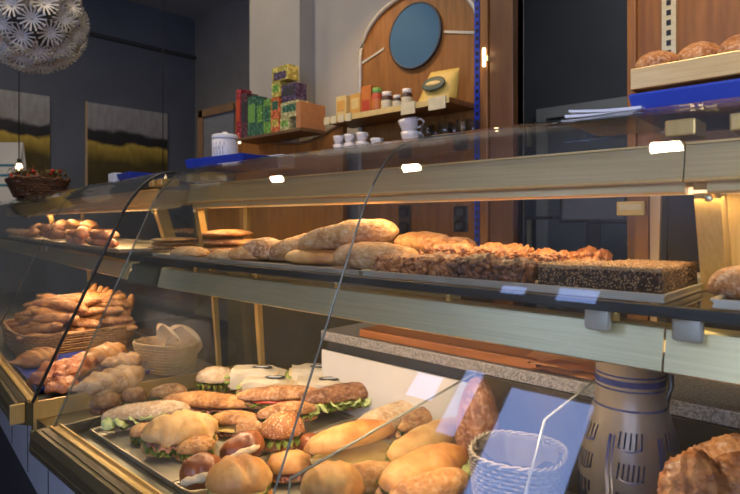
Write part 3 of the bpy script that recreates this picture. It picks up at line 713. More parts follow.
for k, px in enumerate((659, 700, 742)):
    p = at(px, 60, Y=1.86)
    tag(mesh_obj('bread_loaf', blob(B(), .20, .125, .085, seed=30 + k, amp=.03), M['bread_rustic'], rot=(0, 0, R(80)), loc=(p.x + .01, 1.85, zs_ - .008)), 'brown crusty loaf on the upper right tray, %s from its left end' % ('first', 'second', 'third')[k], 'bread', 'loaves on the upper right tray')

# pendant lamp of paper florets
pl = at(33, 22, d=2.9); RL = .235
lampo = empty('pendant_lamp', pl, 0, 'large white spherical pendant lamp made of paper dandelion florets', 'lamp')
mesh_obj('core', lathe(B(), [(0, -.14), (.10, -.10), (.14, 0), (.10, .10), (0, .14)], 24), M['dark_grey'], lampo)
mesh_obj('suspension_cord', tube(B(), [(0, 0, .05), (0, 0, CEIL - pl.z)], .003, n=6), M['cord'], lampo)
fl = B()
tube(fl, [(0, 0, .05), (0, 0, RL)], .002, n=4)
for k in range(15):
    a = 2 * math.pi * k / 15
    for rr, hh, wd in ((.062, .020, .0042),):
        c, s = math.cos(a), math.sin(a)
        pts = [(0, 0, RL), (c * rr * .5, s * rr * .5, RL + hh * .62), (c * rr, s * rr, RL + hh)]
        pr, pvv = None, None
        for (x, y, z) in pts:
            q = [fl.verts.new((x - s * wd, y + c * wd, z)), fl.verts.new((x + s * wd, y - c * wd, z)), fl.verts.new((x, y, z - .0015))]
            if pr:
                for i in range(3): fl.faces.new((pr[i], pr[(i + 1) % 3], q[(i + 1) % 3], q[i]))
            pr = q
lathe(fl, [(0, RL - .004), (.009, RL), (.006, RL + .008), (0, RL + .01)], 10)
fobj = mesh_obj('paper_floret', fl, M['lamp_white'], lampo, smooth=False)
NF = 78; ga = math.pi * (3 - math.sqrt(5))
for k in range(NF):
    z = 1 - 2 * (k + .5) / NF; r = math.sqrt(1 - z * z); a = ga * k
    v = Vector((r * math.cos(a), r * math.sin(a), z))
    q = v.to_track_quat('Z', 'Y').to_euler()
    o = fobj if k == 0 else fobj.copy()
    if k: COL.objects.link(o); o.parent = lampo
    o.rotation_euler = q

def pendant(label, px, py, d):
    p = at(px, py, d=d); t = empty('pendant_bulb', p, 0, label, 'lamp')
    mesh_obj('cord', tube(B(), [(0, 0, .07), (0, 0, CEIL - p.z)], .005, n=6), M['cord'], t)
    mesh_obj('socket', tube(B(), [(0, 0, .025), (0, 0, .075)], .016, n=10), M['black'], t)
    mesh_obj('bulb', lathe(B(), [(0, -.032), (.02, -.025), (.032, 0), (.02, .025), (.012, .035)], 16), M['bulb_emit'], t)
pendant('lit bare bulb hanging on a black cord below the paper lamp', 19, 167, 5.2)
pendant('small bare bulb on a long black cord in front of the right painting', 163, 178, 5.2)
for k, x in enumerate((-.91, -2.66, -4.29)):
    t = empty('ceiling_lamp', (x, .60, CEIL), 0, 'round ceiling lamp, reflected in the case glass', 'lamp', 'round ceiling lamps')
    mesh_obj('housing', lathe(B(), [(.10, 0), (.10, -.05), (.085, -.055), (.085, 0)], 24), M['steel'], t)
    mesh_obj('diffuser', lathe(B(), [(0, -.052), (.084, -.052), (.084, -.04)], 24), M['lamp_emit'], t)

# paintings on the blue wall
def painting(label, y0, y1, z0, z1, seed):
    t = empty('painting', (-6.6, (y0 + y1) / 2, (z0 + z1) / 2), 0, label, 'painting')
    w, h = (y1 - y0) / 2, (z1 - z0) / 2
    m, N, L, b = new_mat('painted_field'); sset(b, 'Roughness', .6)
    tc = N.new('ShaderNodeTexCoord'); sp = N.new('ShaderNodeSeparateXYZ'); L.new(tc.outputs['Object'], sp.inputs[0])
    nz = N.new('ShaderNodeTexNoise'); nz.inputs['Scale'].default_value = 3 + seed; nz.inputs['Detail'].default_value = 6; L.new(tc.outputs['Object'], nz.inputs[0])
    mp = N.new('ShaderNodeMapping'); mp.inputs['Scale'].default_value = (1, 9, 3); L.new(tc.outputs['Object'], mp.inputs[0])
    n2 = N.new('ShaderNodeTexNoise'); n2.inputs['Scale'].default_value = 2.2; n2.inputs['Detail'].default_value = 6; L.new(mp.outputs[0], n2.inputs[0])
    ma = N.new('ShaderNodeMath'); ma.operation = 'MULTIPLY_ADD'; ma.inputs[1].default_value = .22; L.new(nz.outputs[0], ma.inputs[0]); L.new(sp.outputs[2], ma.inputs[2])
    cr = N.new('ShaderNodeValToRGB'); e = cr.color_ramp.elements
    mr = N.new('ShaderNodeMapRange'); mr.inputs[1].default_value = -h + .11; mr.inputs[2].default_value = h + .11; L.new(ma.outputs[0], mr.inputs[0]); L.new(mr.outputs[0], cr.inputs[0])
    e[0].position = 0; e[0].color = (.07, .055, .02, 1); e[1].position = 1; e[1].color = (.46, .47, .46, 1)
    for ps, c in ((.30, (.09, .07, .02)), (.45, (.42, .30, .05)), (.53, (.60, .43, .07)), (.57, (.02, .02, .025)), (.68, (.03, .03, .035)), (.72, (.36, .36, .35))):
        k = e.new(ps); k.color = (*c, 1)
    mx = N.new('ShaderNodeMix'); mx.data_type = 'RGBA'; mx.blend_type = 'MULTIPLY'; mx.inputs[0].default_value = .3
    L.new(cr.outputs[0], mx.inputs[6])
    c2 = N.new('ShaderNodeValToRGB'); c2.color_ramp.elements[0].position = .4; c2.color_ramp.elements[1].position = .6; c2.color_ramp.elements[0].color = (.45, .42, .35, 1)
    L.new(n2.outputs[0], c2.inputs[0]); L.new(c2.outputs[0], mx.inputs[7]); L.new(mx.outputs[2], b.inputs['Base Color'])
    mesh_obj('canvas', box(B(), .001, .035, -w, w, -h, h), m, t, smooth=False)
    mesh_obj('canvas_edge', box(B(), .001, .034, -w - .012, -w - .0001, -h - .01, h + .01), M['paper_warm'], t, smooth=False)
painting('square canvas of a yellow field under a grey sky, the right of two', 2.43, 3.37, 1.575, 2.52, 0)
painting('square canvas of a yellow field with a dark hill, cropped at the left edge', 1.12, 2.05, 1.575, 2.52, 1)

# ------------------------------------------------------------------ food: makers
def span(p1, p2, z):
    a, b = at(*p1, Z=z), at(*p2, Z=z); c = (a + b) / 2; v = b - a
    return c, v.length, math.atan2(v.y, v.x)
def loaf(name, label, loc, L_, W_, H_, m, rz=0, tilt=(0, 0), cat='bread', grp=None, **kw):
    o = mesh_obj(name, blob(B(), L_, W_, H_, **kw), M[m], loc=loc, rot=(tilt[0], tilt[1], rz))
    return tag(o, label, cat, grp)
def ruffle(bm, L_, W_, z, amp=.008, seed=0, nx=34, ny=7, sag=0):
    rows = []
    for i in range(nx + 1):
        u = i / nx * 2 - 1; row = []
        for j in range(ny + 1):
            v = j / ny * 2 - 1
            k = math.sqrt(max(0, 1 - (u * u) ** 1.5)); y = v * W_ / 2 * (k * .9 + .1)
            e = abs(v) ** 3
            wob = math.sin(u * 21 + seed * 2 + v * 2) * amp * e + noise.noise(Vector((u * 7, v * 3, seed))) * amp * .8
            row.append(bm.verts.new((u * L_ / 2, y * (1 + .08 * math.sin(u * 33 + seed) * e), z + wob - sag * v * v)))
        rows.append(row)
    for a, b in zip(rows, rows[1:]):
        for j in range(ny): bm.faces.new((a[j], a[j + 1], b[j + 1], b[j]))
    bmesh.ops.solidify(bm, geom=bm.faces[:], thickness=.0012)
    return bm
def slab(bm, L_, W_, z, th, seed=0, droop=.006):
    n = 30; rim = []
    c0 = bm.verts.new((0, 0, z + th)); c1 = bm.verts.new((0, 0, z))
    for k in range(n):
        a = 2 * math.pi * k / n; rr = 1 + .1 * noise.noise(Vector((math.cos(a) * 2, math.sin(a) * 2, seed)))
        x, y = math.copysign(abs(math.cos(a)) ** .7, math.cos(a)) * L_ / 2 * rr, math.copysign(abs(math.sin(a)) ** .7, math.sin(a)) * W_ / 2 * rr
        dz = -droop * abs(math.sin(a)) + .003 * math.sin(a * 5 + seed)
        rim.append((bm.verts.new((x, y, z + th + dz)), bm.verts.new((x, y, z + dz))))
    for k in range(n):
        a, b = rim[k], rim[(k + 1) % n]
        bm.faces.new((c0, a[0], b[0])); bm.faces.new((c1, b[1], a[1])); bm.faces.new((a[0], a[1], b[1], b[0]))
    return bm
def sandwich(name, label, p1, p2, z, W_, H_, m, fill=('lettuce', 'ham'), tilt=0, open_=0, seed=0, grp=None, cuts=0, amp=.06, pw=2.4, cat='sandwich', bend=0, L_=None, gap=1.0, lobes=0):
    c, l, rz = span(p1, p2, z + H_ * .5)
    if L_: l = L_
    W_ *= 1.12; H_ *= 1.08; l *= 1.05
    t = empty(name, (c.x, c.y, z), rz, label, cat, grp)
    t.rotation_euler = (tilt, 0, rz)
    hb = H_ * .40
    mesh_obj('bottom_half', blob(B(), l, W_, hb * 1.1, seed=seed + 1, amp=amp, pw=pw, flat=.75, bend=bend), M[m], t)
    zz = hb * 1.0
    for k, f in enumerate(fill):
        if f == 'lettuce': mesh_obj('lettuce', ruffle(B(), l * .93, W_ * 1.20, zz, seed=seed + k, sag=.004), M['lettuce'], t)
        elif f == 'ham': mesh_obj('ham_slice', ruffle(B(), l * .88, W_ * 1.12, zz + .002, amp=.005, seed=seed + k + 5, sag=.005), M['ham'], t)
        elif f == 'cheese': mesh_obj('cheese_slice', slab(B(), l * .85, W_ * 1.10, zz, .003, seed + k), M['cheese'], t)
        elif f == 'tomato': mesh_obj('tomato_slice', slab(B(), l * .6, W_ * 1.03, zz, .006, seed + k), M['tomato'], t)
        elif f == 'cucumber':
            n = max(2, int(l / .036))
            for q in range(n):
                x = -l * .40 + l * .80 * q / (n - 1)
                s = slab(B(), .040, .040, 0, .003, q, 0)
                o = mesh_obj('cucumber_slice', s, M['cucumber'], t, loc=(x, -W_ * .44, zz + .001), rot=(R(38), R(8 * math.sin(q * 2.3)), q))
        zz += .0045 * gap
    top = mesh_obj('top_half', blob(B(), l * .99, W_ * .97, H_ * .74, seed=seed + 2, amp=amp, pw=pw, flat=.12, cuts=cuts, cutdepth=.26, bend=bend, fine=.07, lobes=lobes, nu=40, nv=24), M[m], t, loc=(0, open_ * .4, zz - .002 + open_ * .35), rot=(-open_ * 8, 0, 0))
    return t

DZ = .581
# deck trays
def tray(label, x0, x1, y0, y1, z, h=.012, m='tray_metal', rim=.006):
    t = empty('tray', ((x0 + x1) / 2, (y0 + y1) / 2, z), 0, label, 'tray'); w, d = (x1 - x0) / 2, (y1 - y0) / 2
    mesh_obj('base', box(B(), -w, w, -d, d, 0, .003), M[m], t, smooth=False)
    bm = B(); prof = [(0, .0031), (0, h), (-.002, h + .002), (-rim, h + .002), (-rim, h - .001), (-.003, h - .001), (-.003, .0031)]
    c = [(-w, -d), (w, -d), (w, d), (-w, d)]; rings = []
    for (o_, zz) in prof:
        rings.append([bm.verts.new((math.copysign(w - .004 - o_, x), math.copysign(d - .004 - o_, y), zz)) for x, y in c])
    for a, b in zip(rings, rings[1:] + rings[:1]):
        for i in range(4): bm.faces.new((a[i], a[(i + 1) % 4], b[(i + 1) % 4], b[i]))
    mesh_obj('rim', bm, M[m], t, smooth=False)
    return t
tray('flat steel tray under the sandwiches at the left of the lower deck', -1.72, -1.235, .645, 1.245, DZ - .002)
tray('flat steel tray under the sandwiches in the middle of the lower deck', -1.225, -.82, .645, 1.245, DZ - .002)
tray('steel tray under the pale loaves right of the clear divider', -.785, -.66, .645, 1.245, DZ - .002)
DB = DZ + .0015

# back row
sandwich('sandwich', 'round flour-dusted seeded bun behind the long ciabatta sandwich', (197, 383), (237, 383), DB + .03, .085, .062, 'bread_flour_pale', ('lettuce', 'ham', 'lettuce'), seed=3, pw=2.1, amp=.03, cat='sandwich')
sandwich('sandwich', 'dark seeded baguette piece left of the round floury bun', (150, 397), (187, 393), DB + .01, .06, .05, 'bread_rustic', ('lettuce',), seed=5)
sandwich('sandwich', 'dark round roll partly hidden at the far left of the sandwiches', (90, 408), (121, 402), DB, .075, .055, 'bread_dark', ('ham',), seed=6, pw=2.1)
sandwich('sandwich', 'dark brown roll between the far left roll and the long ciabatta', (121, 401), (147, 399), DB, .06, .05, 'bread_dark', ('lettuce',), seed=8, pw=2.1)
sandwich('sandwich', 'long floury baguette sandwich with lettuce at the left front', (103, 423), (190, 414), DB + .004, .068, .052, 'bread_flour_pale', ('lettuce', 'ham', 'cucumber'), seed=9, amp=.035)
sandwich('sandwich', 'long rustic ciabatta sandwich lying behind the white kaiser roll', (165, 404), (252, 408), DB + .02, .085, .048, 'bread_gold', ('lettuce', 'ham'), seed=11, amp=.06)
sandwich('sandwich', 'pale knotted kaiser roll sandwich with lettuce at the left', (142, 440), (216, 430), DB + .006, .12, .07, 'bread_kaiser', ('lettuce', 'lettuce', 'ham'), seed=13, lobes=5, pw=2.1, amp=.04, tilt=R(8))
sandwich('sandwich', 'pink ham sandwich between the ciabatta and the dark glossy roll', (212, 425), (258, 426), DB + .008, .075, .035, 'bread_gold', ('ham', 'ham', 'cheese'), seed=15, tilt=R(6), open_=.01)
# pretzel rolls with a pale split
def pretzel(label, p1, p2, z, W_, H_, seed, tilt):
    c, l, rz = span(p1, p2, z + H_ / 2); l *= 1.22; W_ *= 1.12
    t = empty('pretzel_roll', (c.x, c.y, z), rz, label, 'roll'); t.rotation_euler = (tilt[0], tilt[1], rz)
    mesh_obj('crust', blob(B(), l, W_ * .92, H_ * .9, seed=seed, amp=.06, pw=2.2, flat=.5, fine=.04, nu=36, nv=24), M['pretzel'], t)
    cr = blob(B(), l * .78, W_ * .20, H_ * .22, seed=seed + 1, amp=.14, freq=50, flat=.9, fine=.15, M=Matrix.Translation((-l * .05, -W_ * .375, H_ * .38)) @ Matrix.Rotation(R(42), 4, 'X'))
    mesh_obj('pale_split', cr, M['crumb'], t)
    return t
pretzel('dark pretzel roll split with cream cheese at the front left', (186, 470), (222, 466), DB + .012, .085, .085, 21, (0, R(-8)))
pretzel('glossy brown pretzel roll behind the pale front bun', (226, 447), (263, 441), DB + .02, .08, .08, 22, (0, R(-14)))
sandwich('sandwich', 'orange-brown sesame seeded bun right of the glossy pretzel roll', (262, 438), (303, 430), DB + .02, .085, .078, 'bread_seeded', ('lettuce',), seed=25, pw=2.1, amp=.03)
pretzel('dark pretzel roll half hidden right of the sesame bun', (322, 443), (298, 441), DB + .012, .06, .06, 27, (0, R(-10)))
sandwich('sandwich', 'large pale golden bun at the bottom edge, front row', (207, 486), (271, 485), DB + .005, .11, .075, 'bread_pale', ('lettuce', 'cheese'), seed=29, pw=2.1, amp=.03, cuts=1)
sandwich('sandwich', 'small pale round bun right of the large golden bun', (268, 470), (312, 465), DB + .004, .085, .048, 'bread_pale', ('ham',), seed=31, pw=3.4, amp=.03)
sandwich('sandwich', 'plain golden bun cropped by the bottom edge', (302, 497), (362, 488), DB + .02, .10, .08, 'bread_pale', ('cheese',), seed=33, pw=2.2, amp=.02)
# dark glossy baguette rows
sandwich('sandwich', 'long dark baguette sandwich in front of the wrapped packs', (236, 401), (322, 398), DB + .04, .06, .05, 'bread_rustic', ('lettuce', 'tomato'), seed=35, amp=.04)
sandwich('sandwich', 'dark baguette with lettuce and cucumber slices hanging out', (302, 404), (386, 392), DB + .045, .065, .05, 'bread_dark', ('lettuce', 'cucumber', 'lettuce'), seed=37, amp=.04, tilt=R(14))
sandwich('sandwich', 'rustic baguette piece above the sesame bun', (258, 420), (316, 412), DB + .03, .06, .045, 'bread_rustic', ('ham', 'lettuce'), seed=39, amp=.05)
# open baguettes
sandwich('sandwich', 'wide open golden baguette filled with cheese and lettuce', (306, 472), (390, 447), DB + .002, .085, .060, 'bread_pale', ('ham', 'lettuce', 'cheese'), seed=41, amp=.02, tilt=R(20), open_=.05, gap=2)
sandwich('sandwich', 'ciabatta with cured ham behind the wide open baguette', (358, 430), (436, 406), DB + .03, .095, .05, 'bread_flour_pale', ('ham', 'ham'), seed=43, amp=.07, tilt=R(14))
sandwich('sandwich', 'golden baguette below the wide open one, near the bottom edge', (322, 492), (396, 474), DB + .004, .07, .06, 'bread_gold', ('lettuce',), seed=45, amp=.03, tilt=R(12))
# beyond the divider
for k, (a, b, w, h, mm, f, lb) in enumerate([((398, 432), (458, 402), .06, .05, 'bread_rustic', ('lettuce', 'ham'), 'rustic baguette sandwich at the back, right of the clear divider'),
                                          ((388, 462), (464, 428), .085, .055, 'bread_kaiser', ('lettuce', 'cheese', 'lettuce'), 'golden baguette sandwich in the middle, right of the clear divider'),
                                          ((380, 492), (458, 456), .09, .06, 'bread_pale', ('ham', 'lettuce', 'cucumber'), 'floury baguette sandwich third from the back, right of the clear divider'),
                                          ((388, 506), (462, 480), .065, .055, 'bread_gold', ('lettuce', 'ham'), 'baguette sandwich cropped by the bottom edge, right of the clear divider')]):
    sandwich('sandwich', lb, a, b, DB + .03, w, h, mm, f, seed=51 + k, amp=.05, tilt=R(16))
sandwich('sandwich', 'ham roll tucked between the kaiser roll and the dark pretzel roll', (176, 452), (214, 446), DB, .06, .04, 'bread_gold', ('ham', 'lettuce'), seed=58, tilt=R(10))
sandwich('sandwich', 'short rustic roll lying between the pretzel rolls and the sesame bun', (236, 434), (274, 428), DB, .06, .04, 'bread_rustic', ('ham', 'cheese'), seed=59)
sandwich('sandwich', 'small lettuce-filled roll below the floury baguette at the left', (130, 437), (156, 434), DB, .06, .035, 'bread_gold', ('lettuce', 'lettuce'), seed=61)
p = at(478, 421, Y=1.17)
loaf('bread_loaf', 'dark upright loaf behind the white wicker basket', (p.x, 1.17, DB), .10, .11, .24, 'bread_dark', seed=60, amp=.04, flat=.6)

# wrapped sandwiches
M['wrap'] = mat('wrap', (.62, .55, .42), (.54, .47, .34), .7, scale=14, bump=.3, bscale=22)
def wrapped(label, p1, p2, z, seed, flip=1):
    c, l, rz = span(p1, p2, z + .03); l = .175
    t = empty('wrapped_sandwich', (c.x, c.y, z), rz + R(20), label, 'wrapped sandwich', 'paper-wrapped sandwiches at the back'); w, h = .10, .062
    bm = B(); rows = []
    sec = [(-.5, 0), (-.5, .45), (-.46, .9), (-.3, 1.0), (.3, 1.0), (.46, .88), (.5, .4), (.5, 0)]
    n = 14
    for i in range(n + 1):
        s = i / n; k = 1 - .30 * max(0, s - .6) / .4
        row = []
        for (y, zz) in sec:
            nn = noise.noise(Vector((s * 5 + seed, y * 4, zz * 3))) * .006
            row.append(bm.verts.new((-l / 2 + s * l, y * w * (1 - .1 * (1 - k)) + nn, max(0, zz * h * k + (nn if zz > 0 else 0)))))
        rows.append(row)
    for a, b in zip(rows, rows[1:]):
        for j in range(len(sec)): bm.faces.new((a[j], a[(j + 1) % len(sec)], b[(j + 1) % len(sec)], b[j]))
    bm.faces.new(rows[-1])
    mesh_obj('paper_wrap', bm, M['wrap'], t, smooth=False)
    for j, (mm, z0, z1) in enumerate((('crumb', .004, .016), ('lettuce', .017, .026), ('ham', .027, .032), ('lettuce', .033, .040), ('crumb', .041, .050))):
        nm = {'crumb': 'bread_slice', 'lettuce': 'lettuce', 'ham': 'ham_slice'}[mm]
        mesh_obj(nm, box(B(), -l / 2 - (.020 if mm != 'crumb' else .010) - .003 * (j % 2), l / 2 - .02, -w * .42, w * .42 - (.006 if z1 > .045 else 0), z0, z1, bev=.002), M[mm], t)
    ML = Matrix.Translation((.008, 0, h * .995)) @ Matrix.Diagonal((.034, .021, .4, 1))
    mesh_obj('oval_sticker', lathe(B(), [(0, .004), (.95, .004), (1, .003), (1, -.004)], 28, ML), M['dark_grey'], t)
    mesh_obj('sticker_band', lathe(B(), [(0, .0052), (.95, .005), (1, .004)], 20, Matrix.Translation((.008, 0, h * .995 - .0025)) @ Matrix.Diagonal((.022, .005, 1, 1))), M['paper'], t)
    return t
wrapped('white wrapped sandwich with oval sticker, behind left of the four', (236, 374), (284, 379), DB + .062, 1)
wrapped('white wrapped sandwich with oval sticker, front left of the four', (248, 384), (298, 390), DB + .045, 2)
wrapped('white wrapped sandwich with oval sticker, behind right of the four', (294, 374), (342, 377), DB + .062, 3)
wrapped('white wrapped sandwich with oval sticker, front right of the four', (304, 386), (350, 391), DB + .045, 4)

# ------------------------------------------------------------------ baskets
def basket(name, label, loc, rx, ry, h, m, rz=0, rows=11, stakes=28, flare=1.18, pw=2.6, thick=.0042, cat='basket', wave=0):
    t = empty(name, loc, rz, label, cat)
    def P(a, s, o=0):
        k = 1 + (flare - 1) * s; c, q = math.cos(a), math.sin(a)
        return Vector(((rx * k + o) * math.copysign(abs(c) ** (2 / pw), c), (ry * k + o) * math.copysign(abs(q) ** (2 / pw), q), 0))
    bm = B()
    for i in range(rows):
        s = (i + .5) / rows; pts = []
        for k in range(stakes * 4):
            a = 2 * math.pi * k / (stakes * 4)
            p = P(a, s, thick * .8 * math.cos(a * stakes + math.pi * i)); p.z = s * h; pts.append(p)
        tube(bm, pts, thick * .62 * (h / rows / thick) ** .5, n=5, closed=True)
    mesh_obj('woven_side', bm, M[m], t)
    bm = B()
    for k in range(stakes):
        a = 2 * math.pi * (k + .0) / stakes
        p0 = P(a, 0); p1 = P(a, 1); p1.z = h
        tube(bm, [p0, (p0 + p1) / 2, p1], thick * .55, n=5)
    mesh_obj('stakes', bm, M[m], t)
    bm = B()
    for q in (0, 1):
        pts = []
        for k in range(96):
            a = 2 * math.pi * k / 96; p = P(a, 1, thick * .9 * math.cos(a * 16 + q * math.pi)); p.z = h + thick * .8 * math.sin(a * 16 + q * math.pi) + thick * .5 + wave * noise.noise(Vector((math.cos(a) * 3, math.sin(a) * 3, 0))); pts.append(p)
        tube(bm, pts, thick * .95, n=6, closed=True)
    mesh_obj('rim', bm, M[m], t)
    bm = B(); vs = [bm.verts.new(P(2 * math.pi * k / 48, .02) + Vector((0, 0, .004))) for k in range(48)]; bm.faces.new(vs)
    bmesh.ops.solidify(bm, geom=bm.faces[:], thickness=.004)
    mesh_obj('base', bm, M[m], t)
    return t
wbk = basket('wicker_basket', 'white wicker basket standing between the pale loaves and the stoneware jug', (-.565, 1.045, DB), .078, .078, .150, 'wicker_white', rz=.3, rows=17, stakes=30, thick=.003)
# paper lining of the white basket
def liner(parent, rx, ry, h, m, amp=.012, up=.03, name='paper_liner', seed=0, out=1.0):
    bm = B(); rows = []; n = 56
    for s in (0, .25, .5, .75, .92, 1.0):
        row = []
        for k in range(n):
            a = 2 * math.pi * k / n; w = amp * s * noise.noise(Vector((math.cos(a) * 3, math.sin(a) * 3, seed + s)))
            kk = (.55 + .45 * min(1, s * 1.2)) * out
            row.append(bm.verts.new(((rx * kk + w) * math.cos(a), (ry * kk + w) * math.sin(a), h * .3 + s * (h * .72 + up * noise.noise(Vector((math.cos(a) * 2.2, math.sin(a) * 2.2, seed + 9))) * s))))
        rows.append(row)
    for a, b in zip(rows, rows[1:]):
        for k in range(n): bm.faces.new((a[k], a[(k + 1) % n], b[(k + 1) % n], b[k]))
    bmesh.ops.solidify(bm, geom=bm.faces[:], thickness=.001)
    return mesh_obj(name, bm, M[m], parent)
liner(wbk, .080, .080, .150, 'wicker_white', up=.015)
# right front basket with rustic loaves
rb = basket('wicker_basket', 'brown wicker basket heaped with rustic loaves at the lower right', (-.175, .94, DB), .072, .12, .17, 'wicker', rz=.2, rows=14, stakes=26)
def rustic(label, p, L_, W_, H_, rz, tilt, m, seed): return loaf('bread_loaf', label, p, L_, W_, H_, m, rz=rz, tilt=tilt, seed=seed, amp=.075, freq=26, fine=.10, grp=None, pw=2.1, nu=44, nv=30)
p = at(690, 474, Y=.90); rustic('knobbly orange-brown round loaf at the front of the lower right basket', (p.x + .008, .90, p.z - .058), .10, .10, .09, .5, (0, 0), 'bread_knobbly', 71)
p = at(716, 440, Y=1.02); rustic('long brown crusty loaf rising to the right behind the knobbly one', (p.x + .035, 1.02, p.z - .06), .16, .085, .068, .1, (0, R(-14)), 'bread_rustic', 72)
p = at(738, 478, Y=.92); rustic('small orange loaf cropped at the bottom right corner', (p.x + .005, .93, p.z - .04), .09, .08, .07, 1.1, (0, 0), 'bread_knobbly', 73)
p = at(652, 484, Y=.93); rustic('brown loaf low in the basket, left of the knobbly one', (p.x + .03, .95, p.z - .09), .10, .09, .07, 1.3, (0, 0), 'bread_knobbly', 74)
p = at(706, 492, Y=.93); rustic('loaf at the very bottom of the heap in the lower right basket', (p.x, .96, DB + .05), .15, .12, .10, .2, (0, 0), 'bread_rustic', 75)

# stoneware jug with cobalt decoration
jx, jy = -.360, 1.085
jug = empty('stoneware_jug', (jx, jy, DB), 0, 'grey stoneware jug with cobalt blue bands between the two baskets', 'jug')
JP = [(0, 0), (.062, 0), (.068, .006), (.078, .04), (.087, .09), (.090, .14), (.087, .19), (.078, .235), (.068, .265), (.062, .285), (.059, .305), (.0585, .34), (.060, .37), (.063, .385), (.066, .392), (.062, .396), (.055, .388), (.053, .34), (.052, .30), (0, .28)]
mesh_obj('body', lathe(B(), JP, 56), M['stoneware'], jug)
def jr(z):
    pr = JP[1:15]
    for (r0, z0), (r1, z1) in zip(pr, pr[1:]):
        if z0 <= z <= z1: return r0 + (r1 - r0) * (z - z0) / max(1e-6, z1 - z0)
    return .06
def jp(a, z, o=.0006): r = jr(z) + o; return Vector((r * math.cos(a), r * math.sin(a), z))
bm = B()
def stroke(pts, w, close=False):
    prv = None
    P3 = [jp(a, z) for a, z in pts]
    for i, p in enumerate(P3):
        t = (P3[min(i + 1, len(P3) - 1)] - P3[max(i - 1, 0)]).normalized(); nr = Vector((p.x, p.y, 0)).normalized(); s = t.cross(nr) * w
        q = (bm.verts.new(p + s + nr * .0002), bm.verts.new(p - s + nr * .0002))
        if prv: bm.faces.new((prv[0], prv[1], q[1], q[0]))
        prv = q
for z, w in ((.330, .0055), (.318, .0015), (.342, .0015), (.372, .003), (.285, .002), (.03, .003)): stroke([(2 * math.pi * k / 48, z) for k in range(49)], w)
fa = math.atan2(-jy, -jx)
for k in range(6):
    a0 = fa + (k - 1) * 1.05
    for da in (-.42, -.33): stroke([(a0 + da - .02 * math.sin(i), .05 + i * .0195) for i in range(11)], .0015 if da > -.35 else .0030)
    for zr, n in ((.235, 5), (.185, 6)):
        stroke([(a0 - .26 + .52 * i / 10, zr - .014 + .010 * (abs(i - 5) / 5) ** 2) for i in range(11)], .0013)
        for q in range(n): stroke([(a0 - .23 + .46 * q / (n - 1) + .012 * s, zr - .010 + s * .009) for s in range(4)], .0014)
    for i in range(5):
        aa = a0 - .22 + .11 * i
        stroke([(aa + .05 * math.cos(b), .105 + .022 * math.sin(b) + .008 * (i % 2)) for b in [j * .7 for j in range(10)]], .002)
        stroke([(aa, .135 + .006 * s) for s in range(4)], .0025)
bmesh.ops.solidify(bm, geom=bm.faces[:], thickness=.0004)
mesh_obj('blue_decoration', bm, M['cobalt'], jug)
ha = fa + math.pi * .78
hp = [Vector((math.cos(ha), math.sin(ha), 0)) * r + Vector((0, 0, z)) for r, z in ((.058, .36), (.085, .37), (.105, .34), (.108, .30), (.095, .26), (.075, .235))]
mesh_obj('handle', tube(B(), hp, [.010, .010, .010, .009, .009, .008], n=10), M['stoneware'], jug)

# ------------------------------------------------------------------ upper shelf of the right case
SZ = 1.0875
tray('long pale metal tray carrying flat breads on the upper glass shelf', -1.725, -.812, .835, 1.245, SZ, .008)
tray('long pale metal tray carrying nut bars and seed slabs', -.803, -.232, .835, 1.245, SZ, .010)
tray('metal tray cropped at the right edge, carrying one golden roll', -.175, .25, .835, 1.245, SZ, .010)
TZ = SZ + .0032
def on(px, y): return at(px, 250, Y=y).x
p = (on(732, .93), .93); loaf('bread_roll', 'golden roll on the cropped tray at the right edge of the shelf', (p[0] + .015, p[1], TZ), .09, .08, .045, 'bread_rustic', seed=80, cat='roll')
# stacks of flat round breads
def flatstack(px, y, w, n, th, m, lb, grp, z0=TZ, jit=.006):
    x = on(px, y)
    for k in range(n):
        pos = ['lowest', 'second', 'third', 'topmost', 'fifth'][k] if k < n - 1 else 'topmost'
        loaf('flat_bread', '%s flat bread %s' % (pos, lb), (x + random.uniform(-jit, jit), y + random.uniform(-jit, jit), z0 + k * th * .93), w, w * .95, th, m, seed=90 + k + px, amp=.05, pw=3.2, flat=.8, rz=random.random() * 3, grp=grp)
flatstack(176, .99, .17, 4, .0135, 'bread_gold', 'in the thin stack at the left end of the shelf', 'thin flat breads at the left end')
flatstack(230, 1.06, .175, 2, .028, 'bread_rustic', 'in the thick stack at the back of the shelf', 'thick flat breads at the back')
x = on(222, 1.13); loaf('flat_bread', 'broad pale flat bread crowning the thick stack', (on(228, 1.06), 1.06, TZ + .056), .19, .17, .026, 'bread_gold', seed=97, amp=.03, pw=2.8, tilt=(R(0), R(-2)), rz=-.4)
flatstack(256, 1.10, .13, 2, .026, 'bread_gold', 'in the low stack right of the thick one', 'flat breads in the low stack')
for k, (px, y, L_, H_, lb, mm) in enumerate([(190, .885, .155, .026, 'pale flattened scone at the left front of the shelf', 'bread_floury'), (228, .88, .13, .024, 'pale scone, second from the left front', 'bread_floury'),
                                        (248, .90, .12, .034, 'pale domed scone beside the brown oval roll', 'bread_gold')]):
    loaf('scone', lb, (on(px, y), y, TZ), L_, .10, H_ * 1.25, mm, seed=100 + k, amp=.03, rz=.1 * k, cat='scone', flat=.3)
loaf('bread_roll', 'brown oval roll left of the floury ciabattas', (on(265, .93), .93, TZ), .13, .11, .066, 'bread_rustic', seed=104, cat='roll', rz=.4, flat=.4)
def on_yaw(a, b, y0, y1):
    A, C = Vector((on(a, y0), y0, 0)), Vector((on(b, y1), y1, 0)); v = C - A
    return (A + C) / 2, v.length, math.atan2(v.y, v.x)
